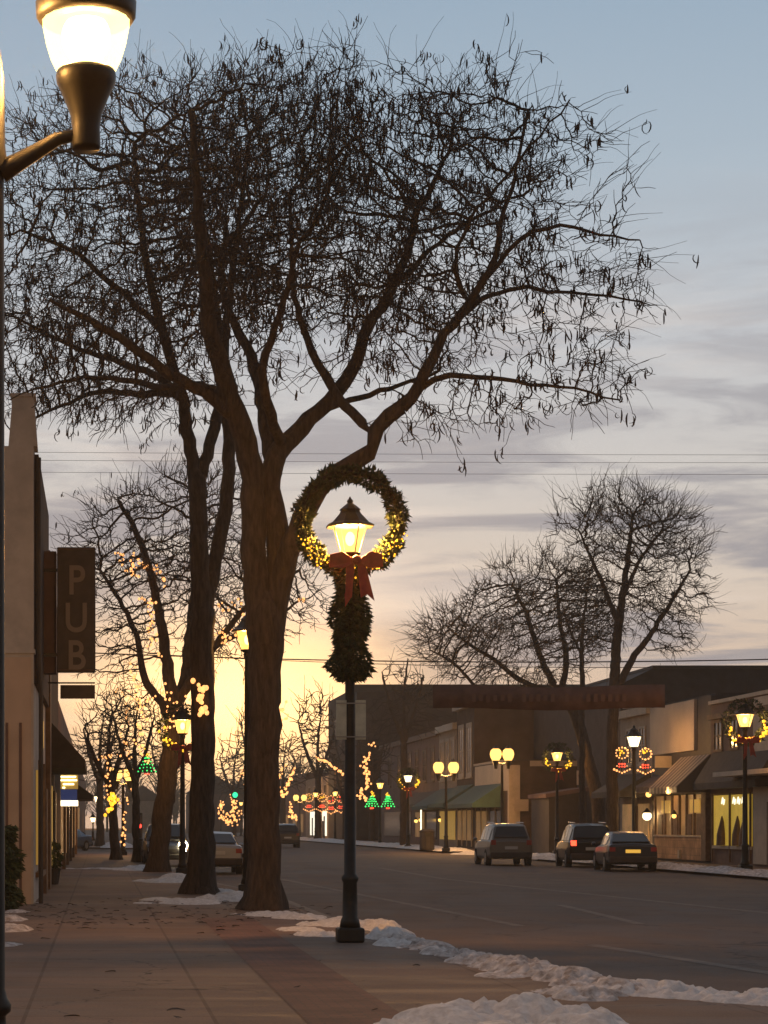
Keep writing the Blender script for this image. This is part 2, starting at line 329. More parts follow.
M_earth = ground_mat('earth', (.06, .05, .04), (.09, .07, .055))
M_curb = mat('kerb_concrete', (.2, .165, .135), .9, noise_scale=3, amt=.25)
M_paver = brick_mat('brick_paver', (.19, .085, .055), (.14, .065, .042), (.1, .065, .045), .21, .105, flat=True, ms=.01, vary=.9)
M_line = mat('worn_road_paint', (.155, .115, .088), .8, noise_scale=2.5, amt=.35, detail=9)
def S(o): o['kind'] = 'structure'; return o
S(B(-240, 300, -30, 690, -.6, -.25).build('ground', M_earth))
S(MB().poly([(-40,-20,ROADZ),(20.6,-20,ROADZ),(20.6,640,ROADZ),(-40,640,ROADZ)]).build('road', M_asph))
S(MB().poly([(20.6,104.5,ROADZ),(140,104.5,ROADZ),(140,130.5,ROADZ),(20.6,130.5,ROADZ)]).build('side_street', M_asph))
curb = [(13.5, 13.0), (10.2, 15.3), (7.6, 17.4), (6.1, 19.6), (5.1, 22.6), (4.4, 26), (4.05, 29.5), (3.95, 34), (3.9, 52), (3.4, 56), (2.95, 62), (2.9, 78), (2.2, 84), (2.05, 124), (1.0, 126.5), (-8, 127.5)]
def slab(name, pts, left, m, top=0.0):
    v = [(x, y, top) for x, y in pts]; lf = [(left, pts[-1][1], top), (left, pts[0][1], top)]
    return S(MB().prism([(p[0], p[1], -.3) for p in v+lf], (0, 0, .3+top)).build(name, m))
slab('sidewalk', [(20, 6), *curb], -14, M_conc)
def ribbon(name, line, off0, off1, z, m, z0=None):
    mb = MB(); P = [Vector((x, y, 0)) for x, y in line]; A = []; Bp = []
    for i, p in enumerate(P):
        d = (P[min(i+1, len(P)-1)] - P[max(i-1, 0)]).normalized(); n_ = Vector((-d.y, d.x, 0))
        A.append(p + n_*off0); Bp.append(p + n_*off1)
    zb = -.3 if z0 is None else z0
    for i in range(len(P)-1):
        a, b, c, d = A[i], A[i+1], Bp[i+1], Bp[i]
        mb.poly([(a.x,a.y,z),(b.x,b.y,z),(c.x,c.y,z),(d.x,d.y,z)])
        if z0 is None: mb.poly([(a.x,a.y,zb),(b.x,b.y,zb),(b.x,b.y,z),(a.x,a.y,z)])
    return S(mb.build(name, m))
ribbon('kerb', curb, -.012, .16, .006, M_curb)
ribbon('brick_strip', [(1.65, 12), (1.66, 20), (1.7, 37)], -.86, 0, .005, M_paver, 0)
slab('sidewalk', [(20.6, 40), (20.6, 103.5)], 60, M_conc); slab('sidewalk', [(20.6, 131), (20.6, 430)], 60, M_conc)
slab('sidewalk', [(2.3, 150), (2.3, 430)], -14, M_conc)
ribbon('kerb', [(20.6, 103.5), (20.6, 40)], -.012, .16, .006, M_curb); ribbon('kerb', [(20.6, 430), (20.6, 131)], -.012, .16, .006, M_curb)
# painted lines, worn
def gp(px, py, zz=ROADZ):
    Y = (EYE - zz) * F / (py - VY); return Vector(((px - VX) * Y / F, Y, zz))
for a, b, wd in (((280, 879), (520, 926), .1), ((590, 945), (800, 978), .12), ((444, 879), (900, 927), .12), ((380, 868), (444, 879), .12), ((560, 905), (640, 924), .1)):
    p, q = gp(*a), gp(*b); d = (q-p).normalized(); n_ = Vector((-d.y, d.x, 0))*wd; z = ROADZ+.004
    S(MB().poly([(p-n_)[:2]+(z,), (q-n_)[:2]+(z,), (q+n_)[:2]+(z,), (p+n_)[:2]+(z,)]).build('lane_line', M_line))

# ------------------------------------------------------------------ snow
def snow(px_blobs, name, label, m=M_snow, res=.07, z0=0., rough=.4, world=False, seed=0):
    bl = []
    for b in px_blobs:
        if world: bl.append(b)
        else:
            p = gp(b[0], b[1], z0); bl.append((p.x, p.y, b[2], b[3]))
    bl = np.array(bl, float)
    x0, x1 = (bl[:,0]-bl[:,2]).min(), (bl[:,0]+bl[:,2]).max(); y0, y1 = (bl[:,1]-bl[:,2]*1.6).min(), (bl[:,1]+bl[:,2]*1.6).max()
    nx, ny = max(4, int((x1-x0)/res)), max(4, int((y1-y0)/(res*1.8)))
    X, Y = np.meshgrid(np.linspace(x0, x1, nx), np.linspace(y0, y1, ny))
    H = np.zeros_like(X)
    for bx, by, br, bh in bl:
        d = ((X-bx)/br)**2 + ((Y-by)/(br*1.5))**2
        H = np.maximum(H, bh*np.clip(1-d, 0, 1)**.6)
    nz = np.array([[.7*noise.fractal((x*2.2+seed, y*1.6, 0), 1, 2, 4) + .5*noise.noise((x*9, y*7, seed)) + .3*noise.noise((x*21, y*15, seed)) for x in X[0]] for y in Y[:,0]])
    H = H*.62; nz = np.clip(nz, -1, .35); H = H*(1+rough*nz*.9) + np.minimum(H, .06)*nz*1.5 - .02
    idx = -np.ones(X.shape, int); keep = H > 0
    V = []; Fq = []
    for j in range(ny):
        for i in range(nx):
            idx[j, i] = len(V); V.append((X[j,i], Y[j,i], z0 + max(H[j,i], -.02)))
    for j in range(ny-1):
        for i in range(nx-1):
            if keep[j,i] or keep[j+1,i] or keep[j,i+1] or keep[j+1,i+1]: Fq.append((idx[j,i], idx[j,i+1], idx[j+1,i+1], idx[j+1,i]))
    if not Fq: return
    o = link(name, pmesh(name, V, Fq, m, True)); return tag(o, label, 'snow', 'snow left along the kerbs', 'stuff')
snow([(300,918,.5,.12),(275,915,.6,.1),(330,925,.55,.14),(320,935,.4,.12),(300,930,.4,.09),(345,922,.5,.12),(370,925,.5,.12),(255,914,.5,.07),(390,938,.38,.26),(381,930,.3,.3),(395,945,.3,.14)], 'snow_patch', 'snow patch between the big trunk and the wreathed lamp post', res=.05)
snow([(402,941,.35,.14),(425,948,.4,.12),(450,954,.38,.14),(478,962,.4,.16),(500,966,.42,.16),(520,970,.45,.2),(545,974,.4,.16),(570,980,.4,.17),(590,986,.4,.17),(612,992,.38,.16),(560,992,.3,.1),(585,998,.3,.14),(500,976,.3,.07)], 'snow_bank', 'long broken snow bank along the kerb curving right of the lamp post', M_snowd, .032, rough=.75, seed=3)
snow([(640,992,.42,.15),(668,994,.4,.16),(700,996,.4,.13),(730,999,.38,.12),(765,1001,.4,.14),(800,1004,.4,.14)], 'snow_bank', 'thin snow bank at the right edge of the picture beside the road', M_snow, .035, rough=.6, seed=9)
snow([(375,1046,.4,.17),(410,1044,.48,.28),(445,1040,.5,.38),(485,1036,.55,.44),(525,1034,.55,.46),(565,1038,.5,.42),(595,1046,.42,.34),(520,1070,.8,.46),(618,1058,.3,.25),(430,1075,.6,.34)], 'snow_heap', 'large clean snow heap at the bottom edge of the picture', M_snow, .035, rough=.2, seed=5)
snow([(165,900,.6,.08),(190,903,.7,.12),(225,900,.7,.2),(240,896,.5,.16),(210,893,.7,.15),(150,903,.4,.05)], 'snow_patch', 'snow patch ringing the second trunk from the lamp post', res=.06, seed=11)
snow([(150,881,.6,.08),(168,882,.7,.18),(178,879,.6,.25),(186,882,.6,.2)], 'snow_patch', 'snow patch at the foot of the third trunk with fairy lights', res=.08, seed=13)
snow([(75,868.5,.7,.04),(90,868.5,.8,.05),(105,868.5,.8,.05),(120,869,.8,.07),(134,870,.8,.1),(140,868,.7,.16)], 'snow_strip', 'thin strip of snow across the far end of the left sidewalk', res=.1, seed=15)
snow([(2,930,.5,.14),(6,920,.45,.12),(14,912,.35,.08),(3,945,.3,.07),(34,903,.18,.08)], 'snow_patch', 'snow patch beside the dark shrub at the grey wall', M_snowd, .05, seed=17)
snow([(20.9,Y_,.8,.18+.1*random.random()) for Y_ in np.arange(60,84,1.1)], 'snow_bank', 'snow bank on the far kerb below the wreathed lamp at right', M_snowd, .14, world=True, seed=19)
snow([(21,Y_,.9,.15+.1*random.random()) for Y_ in np.arange(86,103,1.3)], 'snow_bank', 'snow bank on the far kerb beside the parked sedan', M_snowd, .16, world=True, seed=21)
snow([(21.1,Y_,1.1,.2+.15*random.random()) for Y_ in np.arange(131,150,1.6)], 'snow_bank', 'snow bank by the corner of the dark brick building', M_snow, .2, world=True, seed=23)
snow([(21.1,Y_,1.2,.2+.2*random.random()) for Y_ in np.arange(153,240,2)], 'snow_bank', 'long distant snow bank on the far kerb before the lit shop', M_snow, .3, world=True, seed=25)
snow([(22+random.uniform(-1,3),Y_,1.3,.2+.2*random.random()) for Y_ in np.arange(106,128,2.5)], 'snow_bank', 'snow left at the side street between the parked vehicles', M_snow, .25, z0=ROADZ, world=True, seed=27)
snow([(1.2,150+Y_,1.2,.5) for Y_ in np.arange(0,10,1.5)], 'snow_heap', 'far snow heap beyond the end of the left sidewalk', M_snow, .2, world=True, seed=29)

# ------------------------------------------------------------------ trees
def colonize(P, par, att, di=1.6, dk=.28, D=.18, iters=90, trop=(0,0,.05), jit=.25):
    P = [np.array(p, float) for p in P]; par = list(par)
    A = np.array(att, float); best = np.full(len(A), 1e9); bi = np.zeros(len(A), int); nch = {}
    trop = np.array(trop); new = list(range(len(P)))
    for it in range(iters):
        if not len(A): break
        Q = np.array([P[i] for i in new]); ni = np.array(new)
        for c in range(0, len(Q), 400):
            q = Q[c:c+400]; d = ((A**2).sum(1)[:,None] + (q**2).sum(1)[None] - 2*A@q.T); k = d.argmin(1); dm = d[np.arange(len(A)), k]
            u = dm < best; best[u] = dm[u]; bi[u] = ni[c:c+400][k[u]]
        alive = best > dk*dk; A = A[alive]; best = best[alive]; bi = bi[alive]
        sel = best < di*di
        if it < 6 and not sel.any(): di *= 1.5; continue
        ids, inv = np.unique(bi[sel], return_inverse=True)
        if not len(ids): break
        Pn = np.array([P[i] for i in ids]); dirs = A[sel] - Pn[inv]; dirs /= np.linalg.norm(dirs, axis=1)[:,None]+1e-9
        acc = np.zeros((len(ids), 3)); np.add.at(acc, inv, dirs); acc /= np.linalg.norm(acc, axis=1)[:,None]+1e-9
        acc += rng.normal(0, jit, acc.shape) + trop; acc /= np.linalg.norm(acc, axis=1)[:,None]+1e-9
        new = []; dead = set()
        for j, i in enumerate(ids):
            if nch.get(i, 0) >= 3: dead.add(int(i)); continue
            nch[i] = nch.get(i, 0)+1; P.append(Pn[j]+acc[j]*D); par.append(int(i)); new.append(len(P)-1)
        if dead:
            k = ~np.isin(bi, list(dead)) | (best > di*di); A = A[k]; best = best[k]; bi = bi[k]
        if not new: break
    return np.array(P), np.array(par)
def limb_nodes(limbs, Y0, step=.22):
    """limbs: (list of (px, py, depth offset, radius m), parent limb index or None)"""
    P, par, rad = [], [], []
    for pts, pl in limbs:
        W = [(PX(a, b, Y0 + d), r) for a, b, d, r in pts]
        prev = -1
        if pl is not None:
            d = [((Vector(p) - W[0][0]).length) for p in P]; prev = int(np.argmin(d))
        for i in range(len(W)):
            if i == 0:
                P.append(tuple(W[0][0])); par.append(prev); rad.append(W[0][1]); prev = len(P)-1; continue
            a, ra = W[i-1]; b, rb = W[i]; n_ = max(1, int((b-a).length/step))
            pa = W[i-2][0] if i > 1 else a*2-b; pb = W[i+1][0] if i+1 < len(W) else b*2-a
            for k in range(1, n_+1):
                t = k/n_; t2 = t*t; t3 = t2*t
                p = .5*((2*a) + (b-pa)*t + (2*pa-5*a+4*b-pb)*t2 + (3*a-pa-3*b+pb)*t3)
                j = Vector((random.uniform(-1,1), random.uniform(-1,1), random.uniform(-1,1)))*.034 if k < n_ else Vector()
                P.append(tuple(p+j)); par.append(prev); rad.append(ra+(rb-ra)*t); prev = len(P)-1
    return P, par, rad
def tubes(P, par, rad, sides_fn, sel):
    """continuous tubes through a branching graph for nodes in sel (segment parent->node)"""
    V, Fq = [], []; n = len(P); main = {}
    for i in range(n):
        p = par[i]
        if p >= 0 and (p not in main or rad[i] > rad[main[p]]): main[p] = i
    ring = {}
    def frame(d):
        u = np.array((0., 0, 1)) if abs(d[2]) < .9 else np.array((1., 0, 0))
        a = np.cross(d, u); a /= np.linalg.norm(a); return a, np.cross(a, d)
    for i in range(n):
        p = par[i]
        if p < 0 or not sel[i]: continue
        d = P[i]-P[p]; L = np.linalg.norm(d)
        if L < 1e-6: ring[i] = ring.get(p); continue
        d = d/L; s = sides_fn(rad[i]); a, b = frame(d); ang = np.arange(s)*2*math.pi/s
        circ = np.cos(ang)[:,None]*a + np.sin(ang)[:,None]*b
        if main.get(p) == i and p in ring and ring[p] is not None and ring[p][1] == s:
            r0, fr = ring[p][0], ring[p][2]
            a = np.cross(d, fr); a /= np.linalg.norm(a)+1e-9; b = np.cross(a, d); circ = np.cos(ang)[:,None]*a + np.sin(ang)[:,None]*b
        else:
            a = np.cross(d, b); b2 = np.cross(a, d); circ = np.cos(ang)[:,None]*a + np.sin(ang)[:,None]*b2; b = b2
            r0 = len(V); rr = min(rad[p], rad[i]*1.25) if s > 4 else rad[i]; V.extend(P[p]+circ*rr)
        r1 = len(V); V.extend(P[i]+circ*rad[i])
        for j in range(s):
            k = (j+1) % s; Fq.append((r0+j, r0+k, r1+k, r1+j))
        ring[i] = (r1, s, b)
    return V, Fq
def make_tree(name, base, label, limbs, Y0, crown, n_att, group=None, D=.18, dk=.28, di=1.6, tip=.006, twigs=1.2, twl=.45, pods=0, podzone=None, trop=(0,0,.03), flare=1.5, droop=.0, cap=200000, expo=2.0, jit=.25, clump=.95):
    P, par, rad = limb_nodes(limbs, Y0); na = len(P)
    att = []
    tot = sum(c[2]*c[3]*c[4]*c[5] for c in crown)
    for cx, cy, rx, ry, rd, wt, dd in crown:            # px centre, px radii, depth radius m, weight, depth offset
        k = int(n_att*rx*ry*rd*wt/tot); q = rng.normal(size=(k, 3)); q /= np.linalg.norm(q, axis=1)[:,None]; q *= rng.random((k,1))**(1/2.6)
        for a in q:
            Y = Y0 + dd + a[1]*rd; s = Y0/Y*0+1
            w3 = PX(cx+a[0]*rx, cy+a[2]*ry, Y)
            if clump and noise.noise(w3*(clump/(1+Y0*.004))) + .35*noise.noise(w3*clump*2.3) < -.07: continue
            att.append(tuple(w3))
    low = max(3, int(0))
    grow = [i for i in range(na)]
    P, par = colonize(P, par, att, di, dk, D, trop=trop, jit=jit)
    n = len(P); acc = np.zeros(n); r = np.zeros(n); nc = np.zeros(n, int)
    for i in range(n-1, -1, -1):
        r[i] = max(tip**expo, acc[i])**(1/expo)
        if i < na: r[i] = rad[i] if rad[i] > .135 else max(min(rad[i], r[i]*1.35), tip*1.5)
        if par[i] >= 0: acc[par[i]] += r[i]**expo; nc[par[i]] += 1
    for i in range(na, n):
        r[i] = min(r[i], r[par[i]]*.97 if r[par[i]] > tip else tip)
    # side twigs
    c0 = np.array([np.mean([a[0] for a in att]), Y0, np.mean([a[2] for a in att])-1.5])
    TP, Tpar, Trad = list(P), list(par), list(r); tips = []
    cand = [i for i in range(na, n) if r[i] < max(.03, tip*2.5)]; random.shuffle(cand)
    nt_ = min(int(len(cand)*twigs), cap); wl_ = np.percentile(np.linalg.norm(P[na:]-c0, axis=1), 72) if n > na else 1
    for k in range(nt_):
        i = cand[k % len(cand)]; p = P[i]; outw = p-c0; outw /= np.linalg.norm(outw)+1e-6
        d = P[i]-P[par[i]]; d = d/(np.linalg.norm(d)+1e-6) + outw*.7 + rng.normal(0, .55, 3); d /= np.linalg.norm(d)
        L = twl*random.uniform(.3, 1)**1.2*(1.6 if nc[i] == 0 else 1); s = 3; prev = i; q = p.copy(); jt = .22
        if np.linalg.norm(p-c0) > wl_ and random.random() < .2:
            L = twl*random.uniform(1.3, 2.6); s = 6; jt = .13; d = (P[i]-P[par[i]])/(np.linalg.norm(P[i]-P[par[i]])+1e-6)*.6 + outw*.8 + np.array((0,0,.35)) + rng.normal(0,.2,3); d /= np.linalg.norm(d)
        for j in range(s):
            d = d + rng.normal(0, jt, 3) + np.array((0, 0, -droop)); d /= np.linalg.norm(d); q = q + d*L/s
            TP.append(q.copy()); Tpar.append(prev); Trad.append(tip*max(.45, .95-.14*j)); prev = len(TP)-1
        tips.append((q, outw))
    TP = np.array(TP); Trad = np.array(Trad); b = Vector(base)
    off = np.array(b)
    root = empty(name, b, label, 'tree', group)
    # flare the foot and roughen the trunk
    selT = np.array([i < na or Trad[i] > max(.045, tip*3) for i in range(len(TP))]); selT[0] = False
    V, Fq = tubes(TP, Tpar, Trad, lambda q: 14 if q > .12 else (9 if q > .05 else 6), selT)
    V = np.array(V); h = V[:,2]-b.z
    if flare:
        k = 1 + (flare-1)*.85*np.clip(1-h/.7, 0, 1)**2; cx, cy = P[0][0], P[0][1]
        k = k*(1+.22*np.clip(1-h/.7,0,1)*np.sin(np.arctan2(V[:,1]-cy, V[:,0]-cx)*5)); m_ = h < .7
        V[m_,0] = cx+(V[m_,0]-cx)*k[m_]; V[m_,1] = cy+(V[m_,1]-cy)*k[m_]
    big = np.array([noise.noise(Vector(v)*3.1) for v in V]); V[:,0] += big*.02; V[:,1] += big*.015
    link('trunk', pmesh('trunk', V-off, Fq, M_bark, True), root)
    V, Fq = tubes(TP, Tpar, Trad, lambda q: 4 if q > .02 else 3, ~selT & (np.arange(len(TP)) >= na))
    link('crown', pmesh('crown', np.array(V)-off, Fq, M_twig), root)
    if pods:
        PV, PF = [], []
        pc = [t for t in tips if podzone is None or podzone(t[0])]
        # cluster pods on some twigs
        random.shuffle(pc)
        hosts = pc[:max(1, int(len(pc)*.16))]
        for k in range(pods):
            q, _ = random.choice(hosts); q = np.array(q) + rng.normal(0, .05, 3)
            L = random.uniform(.14, .32); az = random.uniform(0, 6.28); curl = random.choice((-1,1))*random.uniform(.6, 3.6); wd = random.uniform(.011, .02)
            th = -1.57 + random.uniform(-.5, .5) - curl*.5; hx = np.array((math.cos(az), math.sin(az), 0)); sd_ = np.array((-math.sin(az), math.cos(az), 0))
            n0 = len(PV); p = q.copy()
            for j in range(6):
                ww = wd*math.sin(math.pi*(j+.6)/6.2)
                nn = np.array((0,0,1.))*math.cos(th) - hx*math.sin(th)
                PV += [p+sd_*ww, p+nn*ww*.8, p-sd_*ww, p-nn*ww*.8]
                th += curl/5; p = p + (hx*math.cos(th)+np.array((0,0,1.))*math.sin(th))*L/5
            for j in range(5):
                for e in range(4):
                    e2 = (e+1) % 4; a = n0+j*4; PF.append((a+e, a+e2, a+4+e2, a+4+e))
        pd = link('seed_pods', pmesh('seed_pods', np.array(PV)-off, PF, M_pod), root); pd['kind'] = 'stuff'
    return root, TP, Tpar, Trad

YA = 40.7
limbsA = [
 ([(262,912,0,.33),(263,880,0,.32),(264,800,0,.31),(265,700,0,.31),(266,640,0,.34),(264,610,0,.3),(264,575,0,.1)], None),
 ([(264,690,0,.2),(259,610,0,.25),(254,560,0,.24),(254,510,0,.24),(252,470,0,.23),(240,425,-.2,.21),(226,385,-.4,.19),(214,345,-.7,.16),(206,290,-1,.13),(200,230,-1.2,.11),(196,170,-1.4,.08),(190,110,-1.5,.05)], 0),
 ([(266,700,0,.2),(273,620,.05,.26),(279,570,.1,.24),(276,520,.1,.21),(270,480,.1,.21),(276,455,.2,.20),(292,438,.4,.18),(318,412,.6,.15),(338,390,.8,.14),(356,362,1,.125),(364,335,1.1,.115),(388,296,1.4,.10),(404,262,1.6,.085),(414,222,1.8,.07),(432,185,2,.055),(452,140,2.1,.035)], 0),
 ([(272,640,.1,.2),(282,580,.05,.21),(298,532,-.3,.20),(318,490,-.6,.18),(345,468,-.9,.16),(371,452,-1,.155),(376,430,-1,.15),(390,415,-1.1,.14),(412,398,-1.2,.12),(420,384,-1.2,.11),(438,346,-1.3,.095),(462,312,-1.4,.08),(490,270,-1.5,.06),(500,225,-1.6,.05),(512,190,-1.6,.04),(528,110,-1.6,.025)], 0),
 ([(371,432,-1,.10),(352,412,-.8,.09),(330,385,-.6,.085),(312,352,-.4,.075),(300,320,-.2,.06),(292,270,0,.05),(290,200,0,.035)], 3),
 ([(272,470,.1,.14),(266,430,.6,.13),(258,380,1,.12),(246,345,1.3,.1),(228,310,1.6,.08),(220,250,2,.06)], 2),
 ([(281,450,.3,.11),(272,415,-.5,.10),(262,372,-1,.09),(272,340,-1.3,.07),(282,310,-1.6,.06),(300,240,-2,.045)], 2),
 ([(420,390,-1.2,.07),(450,375,-1.4,.055),(490,378,-1.6,.045),(530,385,-1.7,.035),(575,388,-1.8,.025),(620,400,-1.8,.015)], 3),
 ([(455,322,-1.4,.06),(480,300,-1,.05),(520,288,-.6,.045),(560,292,-.2,.035),(610,296,0,.025),(650,305,0,.014)], 3),
 ([(486,278,-1.5,.05),(520,240,-1.8,.045),(560,225,-2,.035),(600,235,-2.2,.025),(640,240,-2.4,.014)], 3),
 ([(470,304,-1.4,.05),(455,270,-2,.045),(470,220,-2.4,.035),(520,160,-2.6,.025),(570,100,-2.8,.014)], 3),
 ([(384,300,1.4,.06),(430,250,2,.05),(480,215,2.4,.04),(530,190,2.6,.025)], 2),
 ([(285,447,.3,.08),(310,420,1.2,.07),(350,400,1.7,.06),(400,385,2,.045),(440,370,2.2,.03)], 2),
 ([(236,420,-.2,.12),(205,392,-.6,.11),(170,375,-1,.10),(130,345,-1.3,.08),(90,320,-1.6,.06),(50,300,-1.8,.04)], 1),
 ([(232,400,-.3,.09),(200,385,.4,.08),(160,388,.8,.07),(110,378,1.2,.05),(60,382,1.4,.035),(10,400,1.5,.02)], 1),
]
crownA = [(440,200,140,130,4.2,.95,0),(360,210,160,150,4.4,1.7,0),(590,330,80,90,2.6,.34,-.8),(540,395,90,45,2.0,.42,-1.5),(560,210,80,110,3.2,.27,-.5),(440,400,60,50,2.0,.5,-.5),(500,95,80,50,2.6,.22,-1),(260,230,150,160,4,1.2,0),(330,90,120,60,3,.5,0),(140,330,120,90,3,.8,0),(400,300,150,80,4,.5,0),(610,170,40,50,2,.12,-1)]
print('tree A')
rootA = make_tree('honey_locust', PX(262,912,YA)*1, 'tallest bare honey locust with curled seed pods behind the wreathed lamp post', limbsA, YA, crownA, 17500, 'street trees on the near sidewalk', D=.14, dk=.2, di=1.4, tip=.0072, twigs=1.05, twl=.42, pods=5200, droop=.06)
YB = 50.0
limbsB = [
 ([(200,897,0,.33),(201,860,0,.31),(203,780,0,.28),(203,700,0,.27),(202,640,0,.28),(203,610,0,.27)], None),
 ([(203,610,0,.24),(200,560,0,.21),(198,510,0,.2),(197,480,0,.2)], 0),
 ([(197,480,0,.16),(190,450,0,.15),(186,420,-.2,.14),(180,390,-.5,.13),(165,340,-.9,.11),(150,280,-1.2,.09),(140,220,-1.4,.07),(135,150,-1.5,.05)], 1),
 ([(198,482,0,.15),(208,455,.2,.14),(215,427,.4,.13),(222,390,.7,.12),(225,340,1,.1),(232,280,1.2,.08),(240,210,1.4,.06),(250,140,1.5,.04)], 1),
 ([(204,615,0,.2),(215,560,.4,.17),(226,500,.6,.16),(229,450,.8,.15),(226,410,1,.14),(220,360,1.2,.12),(214,300,1.5,.1),(205,230,1.7,.07),(190,150,2,.04)], 0),
 ([(183,400,-.4,.1),(160,378,-1,.09),(120,362,-1.6,.07),(70,345,-2,.05),(20,320,-2.4,.03)], 2),
 ([(180,392,-.5,.09),(140,395,.3,.08),(100,392,.8,.06),(50,410,1.2,.035),(10,430,1.4,.02)], 2),
 ([(160,330,-.9,.08),(120,290,-1.4,.07),(70,250,-1.8,.05),(20,230,-2,.03)], 2),
]
crownB = [(150,230,150,120,4.6,1.5,0),(50,310,110,110,4.2,.8,0),(130,400,120,40,2.6,.4,0),(240,190,110,130,4.2,1.2,0),(130,120,110,60,3.5,.55,0),(30,180,70,90,3,.5,0),(100,390,90,35,2.6,.5,0),(230,100,90,45,3,.5,0)]
print('tree B')
make_tree('honey_locust', PX(200,897,YB)*1, 'forked bare honey locust standing second from the wreathed lamp post', limbsB, YB, crownB, 17500, 'street trees on the near sidewalk', D=.16, dk=.23, di=1.6, tip=.0085, twigs=1.05, twl=.45, pods=4200, droop=.05)
YC = 73.0
limbsC = [
 ([(157,874,0,.36),(160,840,0,.34),(166,790,0,.33),(172,745,0,.32),(175,715,0,.32)], None),
 ([(175,715,0,.25),(168,670,0,.2),(160,620,-.4,.16),(150,570,-.8,.13),(135,530,-1,.1),(118,500,-1.2,.06)], 0),
 ([(176,712,0,.22),(186,670,.5,.18),(192,610,.8,.14),(198,550,1,.1),(204,500,1.2,.06)], 0),
 ([(173,730,0,.18),(160,700,.6,.15),(145,680,1,.13),(138,640,1.2,.1),(120,600,1.5,.08),(100,570,1.7,.05)], 0),
 ([(178,700,0,.16),(205,660,-.6,.13),(235,620,-1,.1),(265,590,-1.2,.08),(300,570,-1.4,.05)], 0),
 ([(190,665,.3,.12),(225,640,1,.1),(262,625,1.4,.08),(300,600,1.6,.04)], 2),
]
crownC = [(170,560,85,95,3.4,1.3,0),(110,560,60,70,2.6,.7,0),(110,640,45,50,2.2,.4,0),(240,570,75,70,3,.8,0),(285,600,45,45,2,.5,0),(230,640,60,35,2.4,.4,0),(200,500,70,45,2.4,.5,0)]
print('tree C')
make_tree('honey_locust', PX(157,874,YC)*1, 'leaning bare tree wrapped in amber fairy lights beside the hanging bar sign', limbsC, YC, crownC, 10000, 'street trees on the near sidewalk', D=.19, dk=.27, di=2.2, tip=.0125, twigs=1.0, twl=.5, pods=500, flare=1.3)
# right-hand trees over the far shops
YE = 97.0
limbsE = [
 ([(611,858,0,.3),(612,800,0,.27),(612,740,0,.25),(614,700,0,.24),(615,665,0,.22),(618,630,0,.2),(622,600,0,.16),(628,560,.3,.12),(632,520,.5,.07)], None),
 ([(616,690,0,.18),(632,660,-.4,.15),(652,632,-.8,.12),(672,600,-1,.09),(690,570,-1.2,.05)], 0),
 ([(619,625,0,.13),(605,590,.6,.1),(592,560,.9,.07),(578,530,1.1,.04)], 0),
 ([(622,600,0,.1),(640,560,-.8,.08),(662,530,-1.2,.05)], 0),
]
crownE = [(632,560,75,75,3.3,1,0),(670,600,50,60,2.6,.5,0),(610,520,60,42,2.6,.5,0),(600,600,45,55,2.6,.5,0),(660,540,55,45,2.6,.5,0)]
print('tree E')
make_tree('bare_tree', PX(611,858,YE)*1, 'tall bare tree with wide open crown rising over the right shops', limbsE, YE, crownE, 8500, 'bare trees by the side street', D=.2, dk=.28, di=2.5, tip=.012, twigs=1.7, twl=.6, trop=(0,0,.08), flare=1.3)
YF = 114.0
limbsF = [
 ([(600,850,0,.36),(597,800,0,.34),(588,760,0,.32),(578,722,0,.3),(568,700,0,.28),(556,688,0,.24)], None),
 ([(556,688,0,.2),(545,668,-.5,.17),(535,640,-.8,.14),(525,610,-1,.1),(512,585,-1.2,.06)], 0),
 ([(560,692,0,.2),(548,690,.6,.16),(520,680,1,.14),(495,660,1.3,.11),(470,645,1.6,.08),(445,625,1.8,.04)], 0),
 ([(562,690,0,.18),(566,660,.3,.15),(560,620,.5,.11),(556,580,.6,.06)], 0),
 ([(540,692,.3,.14),(510,700,-.6,.12),(480,690,-1,.1),(455,665,-1.3,.07),(430,650,-1.5,.04)], 0),
]
crownF = [(530,620,75,65,3.8,1.1,0),(470,640,55,45,3,.7,0),(430,640,30,28,2,.25,0),(575,620,40,60,3,.6,0),(510,665,80,25,3,.6,0),(545,580,50,35,3,.4,0)]
make_tree('bare_tree', PX(600,850,YF)*1, 'bushy bare tree leaning left behind the maroon street banner', limbsF, YF, crownF, 14000, 'bare trees by the side street', D=.21, dk=.29, di=2.6, tip=.014, twigs=1.7, twl=.6, flare=1.3)
YG = 108.0
limbsG = [([(583,853,0,.16),(582,780,0,.15),(582,700,0,.13),(582,660,0,.12),(583,630,0,.09),(586,600,.2,.06),(590,570,.3,.03)], None), ([(582,655,0,.08),(570,630,.4,.06),(562,605,.6,.03)], 0)]
make_tree('bare_tree', PX(583,853,YG)*1, 'slender straight bare tree between the two larger right trees', limbsG, YG, [(585,605,35,50,2,1,0),(575,640,25,30,1.6,.4,0)], 900, 'bare trees by the side street', D=.34, dk=.5, di=2.6, tip=.011, twigs=.6, twl=.7, flare=1.2)
